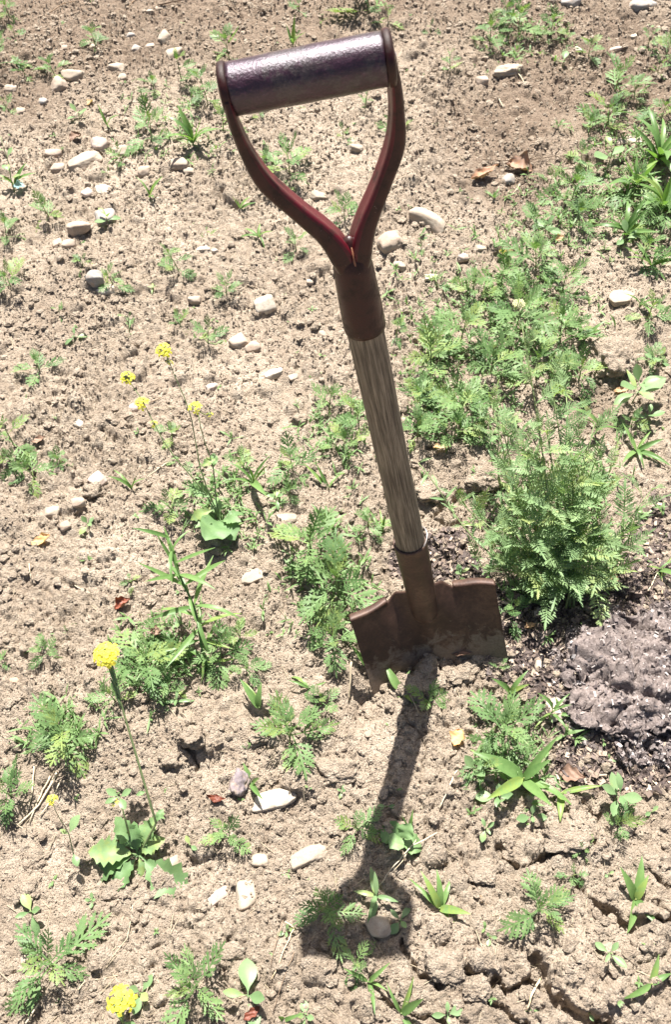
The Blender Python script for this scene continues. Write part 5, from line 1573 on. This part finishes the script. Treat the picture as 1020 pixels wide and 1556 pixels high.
def blob(cx, cy, cz, rx, ry, rz, p, seed, amp):
    r = np.random.default_rng(seed)
    d = d5
    dn = np.abs(d) ** p
    rad = dn.sum(1) ** (-1 / p)
    v = d * rad[:, None]
    n = 1 + amp * fbm3(d * 1.8 + seed, 3, seed) + amp * .22 * np.abs(perlin3(d * 7, seed + 4)) + amp * .10 * perlin3(d * 16, seed + 9)
    v = v * n[:, None] * np.array([rx, ry, rz])
    q = v * np.array([1, 1, 1.0])
    up = np.clip(d[:, 2] + .35, 0, 1)
    v[:, 2] += up * (0.020 * perlin3(q * 18 + 3, 31) + 0.014 * (np.sqrt(np.abs(perlin3(q * 42, 32)) * 1.6) - .5) + 0.007 * (np.sqrt(np.abs(perlin3(q * 95, 33)) * 1.6) - .5) + 0.0045 * perlin3(q * 190, 34))
    v[:, 2] -= up * 0.020 * np.clip(1 - np.abs(perlin3(q * 15 + 7, 36)) * 9, 0, 1)
    v[:, 1] -= (d[:, 1] < 0) * 0.010 * np.abs(perlin3(q * 60, 35)) * 1.6
    v = v + np.array([cx, cy, cz])
    return v
cl = empty('compost_lump', (pc.x, pc.y, pc.z), 'big flaky lump of dark purplish grey compost at the right edge', 'compost')
b1 = blob(0.02, 0.008, 0.012, Rx, Ry, Rz, 3.6, 5, .48)
b2 = blob(0.025, -0.060, -0.006, Rx * .86, Ry * .50, .030, 3.0, 8, .50)
parts = [b1, b2]; fcs = [f5, f5 + len(d5)]; off_ = 2 * len(d5)
hi_d, hi_f = d5, f5
d5, f5 = ico(5)
for bx, by, bs in ((-.105, -.045, .030), (-.085, -.075, .024), (-.100, .03, .028), (-.070, .075, .030), (-.02, .095, .034), (.05, .098, .03), (-.04, -.105, .024), (.02, -.115, .026), (.08, -.11, .024), (-.118, -.005, .020), (-.135, .05, .016), (.12, -.10, .03)):
    parts.append(blob(bx + .012, by, -.004, bs * 1.25, bs * .9, bs * .62, 2.4, int(abs(bx * 900 + by * 3000)) % 90 + 3, .5)); fcs.append(f5 + off_); off_ += len(d5)
me = tri_mesh_np('lump', np.concatenate(parts), np.concatenate(fcs), True)
lump = mesh_obj('lump', me, M_COMP, cl)
# flakes: thin chips set on the surface
def chips(name, pts, nrm, lo, hi, mat, parent=None, label=None, cat=None):
    n = len(pts)
    Vs = np.zeros((n, 8, 3)); 
    base = np.array([[-1, -1, -1], [1, -1, -1], [1, 1, -1], [-1, 1, -1], [-1, -1, 1], [1, -1, 1], [1, 1, 1], [-1, 1, 1]], float)
    for i in range(n):
        a = rng.uniform(0, 6.28)
        nz = nrm[i] + rng.normal(size=3) * .55; nz /= np.linalg.norm(nz)
        t = np.cross(nz, [math.cos(a), math.sin(a), .3]); t /= np.linalg.norm(t); q = np.cross(nz, t)
        L = lo + (hi - lo) * rng.random() ** 2.2; w = L * rng.uniform(.15, .8); th = L * .05
        v = base * np.array([L, w, th]) * rng.uniform(.6, 1.1, size=(8, 1))
        Vs[i] = v[:, :1] * t + v[:, 1:2] * q + v[:, 2:] * nz + pts[i] + nz * (th * 1.5 + L * .22)
    fq = np.array([[0, 3, 2, 1], [4, 5, 6, 7], [0, 1, 5, 4], [1, 2, 6, 5], [2, 3, 7, 6], [3, 0, 4, 7]])
    F = (fq[None] + (np.arange(n) * 8)[:, None, None]).reshape(-1, 4)
    o = mesh_obj(name, tri_mesh_np(name, Vs.reshape(-1, 3), F, False), mat, parent)
    return tag(o, label, cat, kind='stuff')
co = np.zeros(len(me.vertices) * 3, np.float32); me.vertices.foreach_get('co', co); co = co.reshape(-1, 3)
no = np.zeros(len(me.vertices) * 3, np.float32); me.vertices.foreach_get('normal', no); no = no.reshape(-1, 3)
ok = np.where((no[:, 2] > -0.1) & (co[:, 2] > -0.01))[0]
pick = rng.choice(ok, 18000, replace=False)
chips('compost_flakes', co[pick], no[pick], .0008, .0048, M_FLAKE, cl)
# litter scattered over the dark organic soil
mask = (org * fine)
cand = np.argwhere(mask > 0.5)
pk = cand[rng.choice(len(cand), 9000)]
LP = np.stack([XX[pk[:, 0], pk[:, 1]] + rng.uniform(-.002, .002, 9000), YY[pk[:, 0], pk[:, 1]] + rng.uniform(-.002, .002, 9000), H[pk[:, 0], pk[:, 1]]], 1)
chips('compost_litter', LP, np.tile([0, 0, 1.0], (9000, 1)), .0012, .0070, M_FLAKED, None, 'dark compost flakes and chips scattered around the blade and the bush', 'litter')
# fine straw bits all over the soil
n = 2400
ys = rng.uniform(0, 2.7, n); xs = rng.uniform(-1, 1, n) * wy(ys) * .9
Vs = []; Fs = []; off = 0
for x, y in zip(xs, ys):
    L = .003 + .014 * rng.random() ** 2.5; a = rng.uniform(0, 3.14); r_ = rng.uniform(.0003, .0007)
    dx, dy = math.cos(a) * L, math.sin(a) * L
    z0 = hz(x - dx, y - dy) + .0015; z1 = hz(x + dx, y + dy) + .0015
    px_, py_ = -math.sin(a) * r_, math.cos(a) * r_
    Vs.append(np.array([[x - dx + px_, y - dy + py_, z0], [x - dx - px_, y - dy - py_, z0], [x - dx, y - dy, z0 + r_ * 1.6], [x + dx + px_, y + dy + py_, z1], [x + dx - px_, y + dy - py_, z1], [x + dx, y + dy, z1 + r_ * 1.6]]))
    Fs.append(np.array([[0, 1, 4], [0, 4, 3], [1, 2, 5], [1, 5, 4], [2, 0, 3], [2, 3, 5]]) + off); off += 6
o = mesh_obj('straw_bits', tri_mesh_np('straw_bits', np.concatenate(Vs), np.concatenate(Fs)), M_STRAW)
tag(o, 'fine bits of pale straw strewn over the soil', 'litter', kind='stuff')

# thin undergrowth threaded through the weed patches: nobody could count it
zones = [(760, 480, 130, 90), (690, 600, 90, 70), (960, 300, 70, 90), (860, 330, 80, 60), (840, 780, 110, 110), (500, 880, 60, 90), (240, 1000, 70, 60), (100, 1110, 50, 40), (780, 1140, 60, 60), (960, 200, 70, 50), (500, 650, 50, 50), (800, 60, 70, 40), (340, 760, 60, 60), (270, 200, 60, 50)]
Vs, Fs = [], []; off = 0
def sliver(x, y, z, az, el, L, w):
    global off
    d = np.array([math.cos(az) * math.cos(el), math.sin(az) * math.cos(el), math.sin(el)])
    sd_ = np.array([-math.sin(az), math.cos(az), 0]) * w
    p0 = np.array([x, y, z]); p1 = p0 + d * L * .5; d2 = d * np.array([1, 1, .35]); p2 = p1 + d2 * L * .5
    Vs.append(np.array([p0 - sd_ * .4, p0 + sd_ * .4, p1 - sd_, p1 + sd_, p2])); Fs.append(np.array([[0, 1, 3], [0, 3, 2], [2, 3, 4]]) + off); off += 5
for (zx, zy, rx, ry) in zones:
    for _ in range(int(rx * ry / 28)):
        px = rng.normal(zx, rx * .55); py = rng.normal(zy, ry * .55)
        p = at(px, py)
        if abs(p.x / wy(p.y)) > .99: continue
        z = hz(p.x, p.y); h = rng.uniform(.006, .022)
        for j in range(rng.integers(3, 8)):
            sliver(p.x, p.y, z + h * rng.random() * .5, rng.uniform(0, 6.28), rng.uniform(.1, 1.25), h * rng.uniform(.7, 1.6), h * rng.uniform(.05, .13))
n = 260
for _ in range(n):
    y = rng.uniform(0, 2.6); x = rng.uniform(-1, 1) * wy(y) * .9; z = hz(x, y); h = rng.uniform(.004, .010)
    for j in range(rng.integers(2, 5)): sliver(x, y, z, rng.uniform(0, 6.28), rng.uniform(.2, .9), h * 1.2, h * .22)
tag(mesh_obj('undergrowth', tri_mesh_np('undergrowth', np.concatenate(Vs), np.concatenate(Fs)), M_FERN), 'fine green undergrowth and tiny sprouts between the weeds', 'ground cover', kind='stuff')
